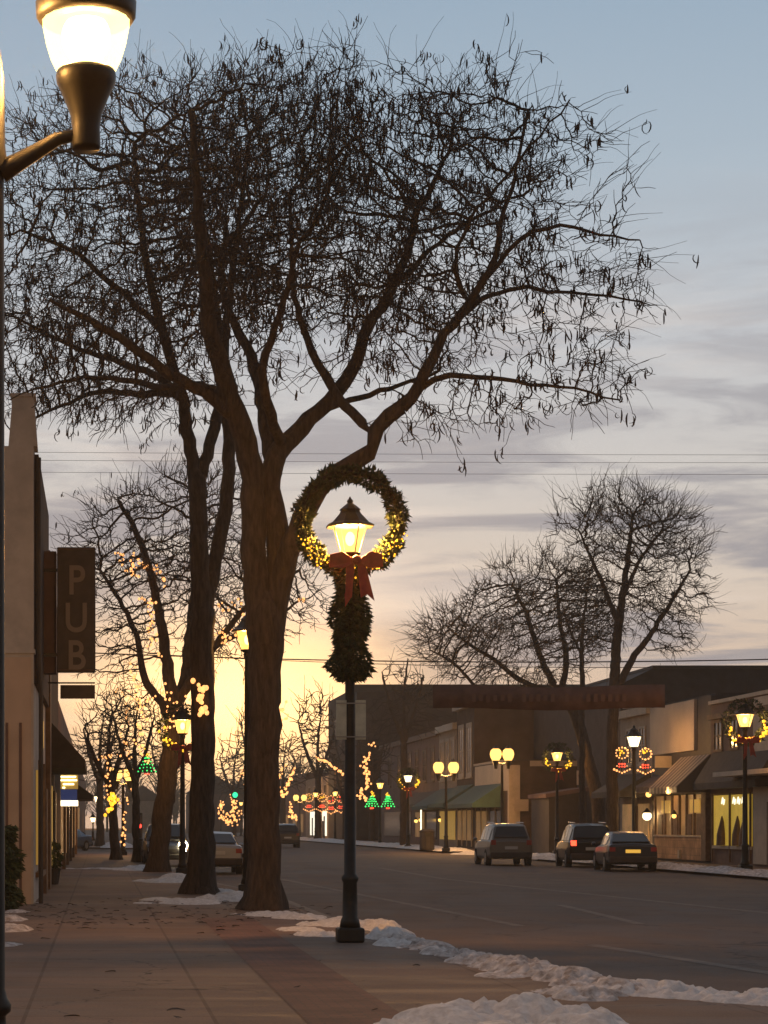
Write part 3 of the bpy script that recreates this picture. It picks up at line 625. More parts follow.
# light-wrapped and far trees
def gen_tree(px, base_y, top_y, halfw, Y, label, group, n_att, lean=0, fork=.42, tip=None, r0=.2, name='bare_tree'):
    H = base_y-top_y; fy = base_y-H*fork; s = Y/F; t = tip or .42*Y/F
    lm = [([(px,base_y,0,r0),(px+lean*.3,base_y-H*fork*.5,0,r0*.85),(px+lean*.6,fy,0,r0*.75)], None),
          ([(px+lean*.6,fy,0,r0*.6),(px+lean-halfw*.35,fy-H*.2,-.5,r0*.4),(px+lean-halfw*.55,fy-H*.38,-.8,r0*.2)], 0),
          ([(px+lean*.6,fy,0,r0*.6),(px+lean+halfw*.3,fy-H*.2,.5,r0*.4),(px+lean+halfw*.5,fy-H*.36,.8,r0*.2)], 0),
          ([(px+lean*.6,fy,0,r0*.6),(px+lean,fy-H*.25,.2,r0*.35),(px+lean+halfw*.1,fy-H*.45,.2,r0*.15)], 0)]
    cy = (fy+top_y)/2; ry = (fy-top_y)/2*1.05
    cr = [(px+lean, cy-ry*.1, halfw*.8, ry*.9, halfw*s*.9, 1, 0), (px+lean-halfw*.35, cy+ry*.25, halfw*.65, ry*.6, halfw*s*.6, .6, 0), (px+lean+halfw*.35, cy+ry*.2, halfw*.65, ry*.6, halfw*s*.6, .6, 0)]
    D = max(.24, .0026*Y)
    return make_tree(name, PX(px, base_y, Y), label, lm, Y, cr, int(n_att*4.4), group, D=D, dk=D*1.4, di=D*8, tip=t, twigs=.9, twl=D*2.2, flare=1.2)
gA = 'street trees down the left sidewalk'; gB = 'street trees down the far side of the road'
print('far trees')
gen_tree(116, 860, 690, 42, 98, 'dark bare tree trunk rising from snow at the far end of the left sidewalk', gA, 900, -8, r0=.24)
gen_tree(137, 862, 676, 40, 92, 'slim bare tree with lights just left of the leaning trunk', gA, 700, -2, r0=.2)
gen_tree(100, 846, 700, 30, 150, 'bare tree farthest along the left sidewalk', gA, 500, r0=.3)
gen_tree(404, 856, 668, 40, 152, 'forked bare tree in front of the mauve wall beyond the brick corner', gB, 800, 0, .6, r0=.32)
gen_tree(372, 850, 712, 24, 180, 'bare tree wrapped in lights beside the green tree decorations', gB, 500, r0=.3)
gen_tree(318, 846, 690, 36, 230, 'broad far tree above the brightly lit shop', gB, 800, r0=.4)
gen_tree(283, 845, 735, 24, 260, 'lit far tree just right of the big trunk', gB, 500, r0=.4)
gen_tree(345, 848, 745, 18, 205, 'small far tree behind the wreathed lamp post', gB, 350, r0=.3)
gen_tree(234, 843, 735, 26, 300, 'far tree hung with lights below the green signal', gB, 600, r0=.4)
gen_tree(258, 842, 700, 30, 330, 'tall far tree hidden behind the big trunk', gB, 500, r0=.5)
gen_tree(165, 843, 720, 26, 280, 'far bare tree behind the leaning trunk', gA, 400, r0=.4)
# distant wood closing the street
def distant_wood():
    limbs = [([(100,824,0,.3),(100,800,0,.2)], None)]
    V, Fq = [], []
    for k in range(190):
        x = rng.uniform(-90, 190); y = rng.uniform(430, 640); h = rng.uniform(10, 19) - (4 if abs(x-34) < 9 else 0)
        for b in range(70):
            az = rng.uniform(0, 6.28); el = rng.uniform(.5, 1.4); st = rng.uniform(.2, .8)*h; L = rng.uniform(.2, .5)*h
            p = np.array((x+rng.normal(0, .4), y, st)); q = p+np.array((math.cos(az)*math.cos(el), math.sin(az)*math.cos(el), math.sin(el)))*L; q[2] = min(q[2], h+rng.normal(0, .6))
            r_ = .14; n0 = len(V)
            for e, rr in ((p, r_), (q, r_*.3)):
                for j in range(3):
                    t = j*2.094; V.append(e+np.array((math.cos(t), math.sin(t), 0))*rr*1.5)
            Fq += [(n0+j, n0+(j+1)%3, n0+3+(j+1)%3, n0+3+j) for j in range(3)]
        n0 = len(V); V += [np.array((x+a, y+b_, c)) for c in (-.2, h*.6) for a, b_ in ((-.25,-.25),(.25,-.25),(.25,.25),(-.25,.25))]
        Fq += [(n0+j, n0+(j+1)%4, n0+4+(j+1)%4, n0+4+j) for j in range(4)]
    o = link('distant_wood', pmesh('distant_wood', np.array(V), Fq, M_twig)); tag(o, 'dark bare wood closing the far end of the street', 'wood', None, 'stuff')
distant_wood()

# ------------------------------------------------------------------ street lamps
def needles_torus(Rm, rt, n, L, center=(0,0,0), plane='XZ', squash=1):
    V, T = [], []
    for k in range(n):
        a = rng.uniform(0, 2*math.pi); rr = rt*math.sqrt(rng.random())*(1+.22*math.sin(a*7)+.15*math.sin(a*13+1)); b = rng.uniform(0, 2*math.pi)
        c = np.array((math.cos(a), 0, math.sin(a))); p = c*(Rm+rr*math.cos(b)) + np.array((0, rr*math.sin(b), 0))
        t_ = np.array((-math.sin(a), 0, math.cos(a)))
        d = c*math.cos(b)+np.array((0, math.sin(b), 0)) + t_*rng.normal(0, .8) + rng.normal(0, .3, 3); d /= np.linalg.norm(d)
        s = np.cross(d, rng.normal(size=3)); s /= np.linalg.norm(s)+1e-9; l = L*rng.uniform(.6, 1.3); wd = l*.28; n0 = len(V)
        V += [p-s*wd, p+s*wd, p+d*l]; T.append((n0, n0+1, n0+2))
    V = np.array(V)+np.array(center); return V, T
def needles_column(r, z0, z1, n, L):
    V, T = [], []
    for k in range(n):
        t = rng.random(); z = z0+(z1-z0)*t; a = rng.uniform(0, 6.283); rr = r*(.92+.1*math.sin(t*11+1)+.12*math.sin(a*2+t*14)+.07*math.sin(a+t*31))*(1.05-.28*t)*min(1,.45+t*6)*math.sqrt(rng.random())
        c = np.array((math.cos(a), math.sin(a), 0)); p = c*rr+np.array((0, 0, z)); d = c+rng.normal(0, .4, 3)+np.array((0, 0, -.5)); d /= np.linalg.norm(d)
        s = np.cross(d, rng.normal(size=3)); s /= np.linalg.norm(s)+1e-9; l = L*rng.uniform(.6, 1.3); n0 = len(V); V += [p-s*l*.28, p+s*l*.28, p+d*l]; T.append((n0, n0+1, n0+2))
    return np.array(V), T
bulb_me = MB().ball((0,0,0), 1, 6, 4).mesh('bulb', M_bulb)
bulb_meshes = {'warm': bulb_me}
for k, m in (('gold', M_bulbg), ('red', M_bulbr), ('green', M_bulbgr)): bulb_meshes[k] = MB().ball((0,0,0), 1, 6, 4).mesh('bulb', m)
def bulbs(root, pts, r, kind='warm', name='bulb'):
    for p in pts:
        o = bpy.data.objects.new(name, bulb_meshes[kind]); COL.objects.link(o); o.parent = root; o.location = p; o.scale = (r*random.uniform(.6, 1.05),)*3
def lantern_head(root, z, s=1, globe=M_globe, core=M_core, x=0, y=0):
    """victorian lantern: gallery, tapering glass, hipped roof, finial; z = bottom of the glass"""
    MB().lathe([(.05*s,z-.14*s),(.09*s,z-.1*s),(.07*s,z-.06*s),(.14*s,z-.02*s),(.14*s,z)], (x,y), 12).build('gallery', M_iron, root)
    g = MB().lathe([(.135*s,z),(.16*s,z+.08*s),(.235*s,z+.34*s),(.24*s,z+.36*s)], (x,y), 8).build('lamp_glass', globe, root)
    MB().ball((x,y,z+.19*s), .065*s, 10, 8, 1.5).build('bulb', core, root, smooth=True)
    MB().lathe([(.33*s,z+.345*s),(.335*s,z+.37*s),(.26*s,z+.41*s),(.15*s,z+.53*s),(.13*s,z+.57*s),(.15*s,z+.58*s),(.09*s,z+.63*s),(.035*s,z+.67*s),(.045*s,z+.7*s),(.02*s,z+.73*s),(.005*s,z+.76*s)], (x,y), 8).build('lantern_roof', M_iron, root)
    for k in range(4):
        a = k*math.pi/2+math.pi/8; MB().tube([(x+.14*s*math.cos(a),y+.14*s*math.sin(a),z),(x+.245*s*math.cos(a),y+.245*s*math.sin(a),z+.36*s)], .008*s, 4).build('glazing_bar', M_iron, root)
def lamp_pole(root, h, s=1):
    MB().box(-.19*s,.19*s,-.19*s,.19*s,0,.2).build('base', M_iron, root, bevel=.03)
    MB().lathe([(.15*s,.2),(.13*s,.3),(.11*s,.34),(.1*s,.8),(.12*s,.84),(.12*s,.88),(.085*s,.92),(.075*s,h*.5),(.06*s,h-.1),(.08*s,h-.06),(.06*s,h)], sides=14).build('pole', M_iron, root, smooth=True)
def acorn(root, x, z, s=1, globe=M_fglobe):
    MB().lathe([(.05*s,z-.28*s),(.06*s,z-.2*s),(.11*s,z-.04*s),(.12*s,z)], (x,0), 10).build('lamp_holder', M_iron, root)
    MB().lathe([(.11*s,z),(.17*s,z+.1*s),(.2*s,z+.22*s),(.17*s,z+.34*s),(.08*s,z+.42*s)], (x,0), 12).build('lamp_glass', globe, root, smooth=True)
    MB().lathe([(.12*s,z+.40*s),(.1*s,z+.43*s),(.03*s,z+.5*s),(.005*s,z+.56*s)], (x,0), 10).build('lamp_cap', M_iron, root)
def bow(root, c, s, m=M_red, name='bow'):
    mb = MB(); x, y, z = c
    for sg in (-1, 1):
        L = [(x,y-.06*s,z), (x+sg*.25*s,y-.1*s,z+.17*s), (x+sg*.47*s,y-.08*s,z+.12*s), (x+sg*.48*s,y-.06*s,z-.1*s), (x+sg*.22*s,y-.1*s,z-.12*s)]
        mb.prism([Vector(p) for p in (L if sg < 0 else L[::-1])], (0, .1*s, 0))
        T = [(x+sg*.02*s,y-.04*s,z), (x+sg*.18*s,y-.05*s,z-.1*s), (x+sg*(.33 if sg > 0 else .2)*s,y-.08*s,z-.72*s), (x+sg*.2*s,y-.06*s,z-.6*s), (x+sg*.08*s,y-.08*s,z-.66*s)]
        mb.prism([Vector(p) for p in (T if sg < 0 else T[::-1])], (0, .03*s, 0))
    mb.ball((x, y-.1*s, z+.02*s), .09*s, 8, 6)
    return mb.build(name, m, root, bevel=.01)
# main lamp with wreath
YL = 29.6; XL = 250*YL/F; lz = ZAT(553, YL)
L1 = empty('street_lamp', (XL, YL, 0), 'nearest lantern street lamp holding the large lit wreath', 'street lamp', 'lantern street lamps')
lamp_pole(L1, lz-.13, .95); lantern_head(L1, lz, 1.0)
point('lamp_light', (0, 0, lz+.19), 5000, (1, .48, .12), .13, L1)
W = empty('wreath', (XL, YL-.05, ZAT(522, YL)), 'large evergreen wreath circling the nearest lantern with gold lights', 'wreath', 'wreaths on the lamps')
V, T = needles_torus(.64, .11, 5200, .075); link('greenery', pmesh('greenery', V, T, M_fir), W)
MB().tube([(.66*math.cos(a), 0, .66*math.sin(a)) for a in np.linspace(0, 2*math.pi, 33)], .05, 6).build('ring', M_iron, W)
bp_ = []
for k in range(98):
    a = R(random.uniform(205, 335)); 
    if random.random() < .7: a = R(random.choice((random.uniform(198, 238), random.uniform(302, 345))))
    bp_.append((math.cos(a)*(.66+random.uniform(-.13,.13)), -.11-random.random()*.06, math.sin(a)*(.66+random.uniform(-.13,.13))))
bulbs(W, bp_, .014, 'gold')
bow(W, (.05, -.2, -.56), .74)
Gd = empty('garland', (XL, YL, ZAT(680, YL)), 'thick evergreen garland wound round the pole below the red bow', 'garland')
V, T = needles_column(.27, 0, 1.45, 5200, .085); link('greenery', pmesh('greenery', V, T, M_fir), Gd)
PS = empty('parking_sign', (XL, YL-.12, ZAT(740, YL)), 'pair of pale sign panels strapped to the nearest lamp pole', 'sign')
B(-.2,-.06,0,.012,0,.53).build('panel', M_signback, PS, bevel=.004); B(.06,.2,0,.012,0,.53).build('panel', M_signback, PS, bevel=.004)
B(-.2,.2,-.012,-.002,.03,.045).build('strap', M_metal, PS); B(-.2,.2,-.012,-.002,.48,.495).build('strap', M_metal, PS)

# nearest two-armed lamp, at the left edge
YN = 9.75; sN = F/YN; XN = (-6-100)/sN
NL = empty('street_lamp', (XN, YN, 0), 'closest street lamp with curved arm and glowing ribbed glass, cut by the left edge', 'street lamp')
MB().lathe([(.14,0),(.14,.1),(.1,.2),(.085,.62),(.075,.66),(.055,.7),(.052,.74),(.075,.76),(.078,.79),(.06,.82),(.049,.86),(.046,3.9),(.044,4.45),(.06,4.52),(.05,4.6),(.046,4.9),(.03,5.0),(.01,5.12)], sides=18).build('pole', M_iron, NL, smooth=True)
def near_head(dx, sg):
    zb = lambda py: ZAT(py, YN)
    A_ = [(sg*.03,0,zb(172)),(sg*.1,0,zb(163)),(sg*.2,0,zb(150)),(sg*.28,0,zb(139)),(sg*.36,0,zb(135)),(sg*.42,0,zb(135))]
    MB().tube(A_, [.05,.042,.034,.03,.027,.024], 10).build('arm', M_iron, NL, smooth=True)
    MB().lathe([(.06,zb(150)),(.065,zb(146)),(.062,zb(128)),(.07,zb(115)),(.1,zb(97)),(.115,zb(90)),(.13,zb(83)),(.134,zb(77)),(.13,zb(72)),(.12,zb(70))], (dx,0), 24).build('lamp_holder', M_iron, NL, smooth=True)
    n = 20; mb = MB(); prof = [(.115,72),(.13,70),(.155,58),(.176,42),(.19,25),(.197,12),(.2,-2)]
    for r_, py in prof:
        for j in range(n*2):
            t = math.pi*j/n; rr = r_*(1+(.022 if j % 2 else 0)); mb.v.append((dx+rr*math.cos(t), rr*math.sin(t), zb(py)))
    for i in range(len(prof)-1):
        for j in range(n*2): j2 = (j+1) % (2*n); mb.f.append([i*2*n+j, i*2*n+j2, (i+1)*2*n+j2, (i+1)*2*n+j])
    mb.build('lamp_glass', M_nglobe, NL)
    MB().ball((dx,0,zb(38)), .11, 16, 12, 1.05).build('bulb', M_ncore, NL, smooth=True)
    MB().lathe([(.205,zb(22)),(.222,zb(16)),(.225,zb(4)),(.215,zb(0)),(.215,zb(-12)),(.18,zb(-40)),(.1,zb(-62)),(.05,zb(-70)),(.04,zb(-85)),(.01,zb(-95))], (dx,0), 24).build('lamp_cap', M_iron, NL, smooth=True)
dN = (86+6)/sN
near_head(dN, 1); near_head(-dN, -1)
point('lamp_light', (dN, 0, ZAT(38, YN)), 2600, (1, .52, .16), .165, NL); point('lamp_light', (-dN, 0, ZAT(38, YN)), 2600, (1, .52, .16), .165, NL)

# other lamps: (px of post, py of glass centre, distance, kind, label)
def wreath_small(X, Y, z, label, s=1.):
    Wr = empty('wreath', (X, Y-.1, z), label, 'wreath', 'wreaths on the lamps')
    V, T = needles_torus(.66*s, .13*s, 1100, .11); link('greenery', pmesh('greenery', V, T, M_fir), Wr)
    pts = []
    for k in range(34):
        a = R(random.uniform(180, 360)); pts.append((math.cos(a)*.66*s+random.uniform(-.1,.1), -.2, math.sin(a)*.66*s+random.uniform(-.1,.12)))
    bulbs(Wr, pts, .05, 'gold'); bow(Wr, (0, -.25, -.62*s), .8*s); return Wr
def lamp(px, py, Y, kind, label, wl=None, energy=30, ground=0., globe=None, dpx=7):
    X = (px-VX)*Y/F; z = ZAT(py, Y)
    o = empty('street_lamp', (X, Y, ground), label, 'street lamp', 'lantern street lamps' if kind != 'double' else 'twin globe street lamps')
    z -= ground
    if kind == 'double':
        lamp_pole(o, z-.45, 1.1); dx = dpx*Y/F
        MB().tube([(-dx,0,z-.3),(-dx*.6,0,z-.42),(0,0,z-.5),(dx*.6,0,z-.42),(dx,0,z-.3)], .04, 6).build('crossarm', M_iron, o)
        for sg in (-1, 1): acorn(o, sg*dx, z-.3, 1.6, globe or M_fglobe)
    else:
        lamp_pole(o, z-.3, 1.1); lantern_head(o, z-.2, 1.2, globe or M_fglobe, M_core)
        if kind == 'wreath': wreath_small(X, Y, z+ground-.05, wl)
    point('lamp_light', (0, 0, z+.03) if kind != 'double' else (0, 0, z), energy*21, (1, .5, .15), .13, o)
    return o
lamp(745, 721, 74.4, 'wreath', 'wreathed lantern lamp at the right edge before the olive lit window', 'gold lit wreath on the rightmost lamp', 90)
lamp(634, 742, 92, 'single', 'plain lantern lamp between two lit hanging decorations behind the sedan', None, 60, globe=M_fwhite)
lamp(557, 757, 113, 'wreath', 'wreathed lantern lamp before the dark brick side wall', 'gold lit wreath glowing before the dark brick side wall', 60)
lamp(502, 755, 119, 'double', 'twin globe lamp standing right of the green awnings', None, 70, dpx=6.2)
lamp(446, 768, 128, 'double', 'twin globe lamp standing left of the green awnings', None, 70, dpx=7.5)
lamp(408, 779, 146, 'wreath', 'wreathed white lamp before the forked far tree', 'wreath round the white lamp by the forked far tree', 50, globe=M_fwhite)
lamp(380, 786, 168, 'single', 'far lantern lamp between the green lit tree decorations', None, 40)
lamp(335, 794, 215, 'single', 'far lantern lamp half hidden behind the nearest lamp pole', None, 40)
lamp(315.5, 795, 222, 'single', 'far lantern lamp over the brightly lit shop', None, 40)
lamp(300, 798, 240, 'double', 'far twin globe lamp left of the brightly lit shop', None, 50, dpx=4)
lamp(280, 801, 262, 'single', 'far lantern lamp touching the right edge of the big trunk', None, 30)
lamp(279.5, 818, 330, 'single', 'tiny white lamp low beside the big trunk and far vehicle', None, 20, globe=M_fwhite)
lamp(221, 806, 300, 'single', 'far lantern lamp on the left in the cluster of lights under the signal', None, 20)
lamp(241, 804, 290, 'single', 'far lantern lamp on the right in the cluster of lights under the signal', None, 20)
lamp(247.5, 641, 51, 'single', 'lantern lamp mostly hidden behind the big trunk', None, 40, globe=M_globe)
lamp(182.5, 727, 70, 'wreath', 'wreathed lantern lamp between the leaning tree and the forked tree', 'gold wreath with red bow between the two left trunks', 55, globe=M_globe)
lamp(123, 775, 112, 'double', 'twin globe lamp over the far end of the left sidewalk', None, 55, dpx=6.5)
lamp(97.5, 799.5, 165, 'single', 'far left lamp above the end of the sidewalk', None, 25, globe=M_fwhite)
lamp(72, 811, 165, 'single', 'white lamp low beside the far left shopfronts', None, 25, globe=M_fwhite)
lamp(93, 820, 210, 'single', 'smallest white lamp at the far end of the left shopfronts', None, 15, globe=M_fwhite)

# ------------------------------------------------------------------ fairy lights
def string_lights(paths, Y, n, label, r=.05, kind='warm', spread=4, name='fairy_lights', dd=-.6):
    n = min(98, int(n*2.1)); tot = sum(math.dist(a, b) for p in paths for a, b in zip(p, p[1:])); c = PX(*paths[0][0], Y)
    root = empty(name, c, label, 'fairy lights', 'strings of fairy lights in the trees')
    for p in paths:
        pts = []
        for a, b in zip(p, p[1:]):
            L = math.dist(a, b); k = max(1, int(n*L/tot))
            for i in range(k):
                t = (i+random.random())/k
                pts.append(PX(a[0]+(b[0]-a[0])*t+random.gauss(0, spread*.6), a[1]+(b[1]-a[1])*t+random.gauss(0, spread*.6), Y+dd+random.gauss(0,.15))-c)
        bulbs(root, pts, r, kind)
        if len(pts) > 1: MB().tube(pts, .006, 3, False).build('wire', M_iron, root)
    return root
string_lights([[(117,552),(128,570),(142,575)],[(128,556),(147,566),(160,572),(166,583)],[(130,562),(136,577)]], 73, 24, 'amber lights at the top left branch of the leaning tree', .055, dd=-1)
string_lights([[(140,598),(150,600),(146,608)],[(154,598),(152,618),(150,632),(150,642),(160,636)]], 73, 16, 'amber lights halfway down the leaning tree beside the bar sign', .055, dd=-1)
string_lights([[(158,655),(160,670)],[(148,700),(160,690),(170,700),(172,722),(160,735)],[(190,692),(182,705),(175,720)],[(130,665),(138,690),(142,720),(136,745),(150,765)],[(158,690),(175,692)]], 73, 58, 'amber lights winding down the lower limbs of the leaning tree', .055, dd=-1)
string_lights([[(196,683),(206,690),(200,700),(208,712),(200,712)]], 50, 10, 'large amber lights on the forked trunk near the sunset glow', .07, spread=3, dd=-.5)
string_lights([[(216,610),(228,606),(242,604),(244,618)],[(214,635),(226,633),(222,645),(238,630)]], 73, 18, 'amber lights between the forked trunk and the big trunk', .055, dd=-1)
string_lights([[(280,705),(286,716),(281,722)],[(298,600),(304,606)]], 73, 6, 'few amber lights right of the big trunk in the glow', .06, dd=-1)
string_lights([[(106,758),(108,775),(111,800),(108,812)],[(100,760),(118,752),(130,756)],[(122,735),(128,745),(126,765)],[(130,790),(125,815),(122,845)],[(117,690),(130,700),(125,725)]], 96, 78, 'amber lights on the far left trees over the sidewalk', .06, dd=-1)
string_lights([[(108,797),(116,797),(112,805),(108,812)]], 96, 16, 'gold cluster of lights at a far left trunk', .09, 'gold', 3, dd=-1)
string_lights([[(283,766),(276,785),(283,796)],[(294,768),(288,785),(284,797),(278,788)]], 250, 40, 'amber lights in a far tree right of the big trunk', .14, spread=2)
string_lights([[(290,802),(292,815),(296,820),(290,812)]], 250, 12, 'amber lights trailing under the far tree right of the big trunk', .14, spread=2)
string_lights([[(316,758),(328,762),(338,770),(344,775)]], 200, 18, 'rising amber string left of the nearest lamp pole', .12, spread=1.5)
string_lights([[(368,754),(364,765),(368,775),(366,790)],[(361,788),(360,797),(368,799)],[(371,742),(373,745)]], 178, 34, 'amber lights on the tree right of the nearest lamp pole', .11, spread=2.5)
string_lights([[(222,800),(220,812),(228,820)],[(230,796),(236,806),(228,814),(242,812)],[(221,815),(230,824),(240,818)]], 290, 56, 'amber tangle of lights under the green traffic signal', .15, spread=3)
string_lights([[(240,780),(244,770),(246,785)]], 290, 8, 'short amber string against the left edge of the big trunk', .15, spread=1.5)
# lit figure decorations on posts
def figure_tree(px, py, Y, label, s):
    r = empty('lit_tree_decoration', PX(px, py, Y), label, 'light decoration', 'lit tree shapes on the lamps'); k = Y/F
    g = []; 
    for i in range(5):
        wd = 2+i*1.5; y = 6-i*3
        for j in range(-2, 3): g.append((j*wd*.5*k*s, 0, (y-abs(j)*.4)*k*s))
    bulbs(r, g, .9*k, 'green'); bulbs(r, [(rng.normal(0,1.8)*k*s, 0, (9+rng.normal(0,1.6))*k*s) for _ in range(8)], .9*k, 'gold'); bulbs(r, [(i*1.5*k*s, 0, -9*k*s) for i in (-1,0,1)], 1*k, 'red')
    MB().poly([(0,.05,10*k*s),(-7*k*s,.05,-8*k*s),(7*k*s,.05,-8*k*s)]).prism([Vector((0,.04,10*k*s)),Vector((-7*k*s,.04,-8*k*s)),Vector((7*k*s,.04,-8*k*s))],(0,.03,0)).build('backing_frame', M_dark, r)
figure_tree(147, 764, 88, 'large green lit tree shape left of the leaning trunk', 1.1)
figure_tree(372, 801, 167, 'green lit tree shape left of its far lamp', .8); figure_tree(388, 801, 167, 'green lit tree shape right of its far lamp', .8)
def figure_candle(px, py, Y, label, sc=1, top='gold'):
    r = empty('lit_decoration', PX(px, py, Y), label, 'light decoration', 'lit hanging shapes on the lamps'); k = Y/F*sc
    bulbs(r, [(6*math.cos(a)*k, 0, (9+5.5*math.sin(a))*k) for a in np.linspace(0, 6.28, 13)[:-1]], 1.1*k, 'warm'); bulbs(r, [(random.uniform(-3,3)*k, 0, (9+random.uniform(-3,3))*k) for _ in range(5)], 1.1*k, top)
    bulbs(r, [((i%3-1)*2.6*k, 0, (-2-2.6*(i//3))*k) for i in range(6)], 1.1*k, 'red')
    bulbs(r, [(i*2.6*k, 0, (-11+abs(i)*1.2)*k) for i in (-3,-2,-1,0,1,2,3)], 1.2*k, 'warm'); bulbs(r, [(i*5*k, 0, -4*k) for i in (-1,1)], .9*k, 'warm')
    MB().tube([(0,.06,15*k),(0,.06,-13*k)], .03, 4).build('backing_frame', M_dark, r)
figure_candle(622, 762, 91.8, 'lit wreath and bow shape left of the plain lamp over the sedan'); figure_candle(645.5, 763, 91.8, 'lit wreath and bow shape right of the plain lamp over the sedan')
figure_candle(309, 804, 221, 'gold lit shape left of the lamp above the bright shop', .7); figure_candle(322, 804, 221, 'gold lit shape right of the lamp above the bright shop', .7)
figure_candle(331, 806, 214, 'red and gold lit shape left of the lamp by the near pole', .7, 'red'); figure_candle(341, 805, 214, 'red and gold lit shape right of the lamp by the near pole', .7, 'red')

# ------------------------------------------------------------------ traffic signals
def signal(px, py, Y, label, lit, pole_px):
    z = ZAT(py, Y); X = (pole_px-VX)*Y/F; o = empty('traffic_signal', (X, Y, 0), label, 'traffic light'); hx = (px-VX)*Y/F-X
    MB().tube([(0,0,0),(0,0,z+.9)], .1, 8).build('pole', M_iron, o)
    if abs(hx) > .6: MB().tube([(0,0,z+.8),(hx,0,z+.9)], .06, 6).build('mast_arm', M_iron, o)
    B(hx-.2,hx+.2,-.15,.15,z-.6 if lit == 'g' else z-.9,z+.75).build('signal_head', M_dark, o, bevel=.02)
    MB().ball((hx,-.2,z), .36 if lit == 'g' else .15, 10, 6).build('signal_lens', M_green if lit == 'g' else M_sred, o)
signal(235, 795, 285, 'green traffic light hanging left of the big trunk', 'g', 252)
signal(139.5, 826, 150, 'red traffic light low between the left tree trunks', 'r', 141)

# ------------------------------------------------------------------ wires and banner
def wire(p0, p1, r, sag, label, group='overhead wires across the street'):
    p0, p1 = Vector(p0), Vector(p1); pts = []
    for i in range(25):
        t = i/24; p = p0.lerp(p1, t); p.z -= sag*4*t*(1-t); pts.append(p)
    o = MB().tube(pts, r, 4, False).build('overhead_wire', M_dark); tag(o, label, 'wire', group); return o
YW = 60
for py, l in ((439, 'thin overhead wire, topmost of three at the right'), (447, 'thin overhead wire, middle of three at the right'), (459, 'thin overhead wire, lowest of three at the right')):
    z = ZAT(py, YW); wire((-40, YW-2, z-.25), (60, YW+4, z+.45), .005, .35, l)
z = ZAT(660, 80); wire((-1.3, 80, z+.3), (24.6, 80, z+.03), .022, .22, 'heavy cable carrying the maroon banner over the road'); wire((2.4, 84, z+.5), (24.6, 84, z+.05), .013, .2, 'thinner second cable just behind the banner cable')
bx0, bx1 = (433-VX)*80/F, (665-VX)*80/F; bz0, bz1 = ZAT(708, 80), ZAT(685, 80)
Bn = empty('street_banner', (bx0, 80, bz0), 'long maroon cloth banner hung across the street', 'banner')
mb = MB(); nb = 60
for i in range(nb+1):
    t = i/nb; x = t*(bx1-bx0); yy = .05*math.sin(t*31)+.03*math.sin(t*77)
    for zz in (0, (bz1-bz0)): mb.v.append((x, yy, zz+.03*math.sin(t*9)-.06*math.sin(math.pi*t)*1))
for i in range(nb): mb.f.append([2*i, 2*i+2, 2*i+3, 2*i+1])
cl_ = mb.build('cloth', M_banner, Bn, smooth=True); sm = cl_.modifiers.new('s', 'SOLIDIFY'); sm.thickness = .012
for i in range(22):                                    # faded, unreadable print
    x = 1.4+i*.26; h_ = .18+.16*random.random()
    if random.random() < .8: B(x, x+.14, -.105, -.1, .36-h_/2, .36+h_/2).build('faded_print', M_bannertext, Bn)
for t in (.02, .25, .5, .75, .98): MB().tube([(t*(bx1-bx0), 0, bz1-bz0-.03), (t*(bx1-bx0), 0, z-bz0-.1)], .006, 4).build('hanging_cord', M_dark, Bn)

# ------------------------------------------------------------------ buildings
def bldg(name, label, x0, x1, y0, y1, h, m, group=None, roofm=M_slate, parapet=.0, cat='building'):
    o = empty(name, (x0, y0, 0), label, cat, group); B(0, x1-x0, 0, y1-y0, -.28, h).build('wall', m, o)
    B(.25, x1-x0-.25, .25, y1-y0-.25, h+.002, h+.12).build('roof', roofm, o)
    return o
def fp(o, name, px0, px1, py0, py1, d, m, Xp=24.5, proud=.05, depth=None):
    """part on a street-facing front (plane X = Xp) between picture columns, sized at its near edge"""
    ya, yb = FAC(max(px0, px1), Xp), FAC(min(px0, px1), Xp); ym = (ya+yb)/2; z1, z0 = ZAT(py0, ym), ZAT(py1, ym)
    L = o.location
    q = B(Xp-proud-L.x, Xp+(depth or .04)-L.x, ya-L.y, yb-L.y, max(0.02, z0), z1).build(name, m, o); return q
def window(o, y0, y1, z0, z1, m=M_glass, frame=M_pale, X=0, fw=.1, bars=1, sill=True):
    w_ = B(X-.02, X+.05, y0, y1, z0, z1).build('window', m, o)
    mb = MB(); mb.box(X-.06,X-.021,y0-fw,y0,z0-fw,z1+fw).box(X-.06,X-.021,y1,y1+fw,z0-fw,z1+fw).box(X-.06,X-.021,y0,y1,z1,z1+fw).box(X-.06,X-.021,y0,y1,z0-fw,z0)
    for k in range(bars): t = y0+(y1-y0)*(k+1)/(bars+1); mb.box(X-.05,X-.021,t-.03,t+.03,z0,z1)
    mb.box(X-.045,X-.021,y0,y1,(z0+z1)/2-.03,(z0+z1)/2+.03).build('window_frame', frame, w_)
    if sill: B(X-.12,X-.001,y0-fw-.05,y1+fw+.05,z0-fw-.09,z0-fw-.002).build('sill', frame, w_)
    return w_
def awning(o, y0, y1, zt, zb, outw, m, X=0, name='awning'):
    a = MB(); a.prism([Vector((X, y0, zt)), Vector((X-outw, y0, zb+.25)), Vector((X-outw, y0, zb)), Vector((X, y0, zb+.02))][::-1], (0, y1-y0, 0)); return a.build(name, m, o)
gR = 'shop buildings across the road'
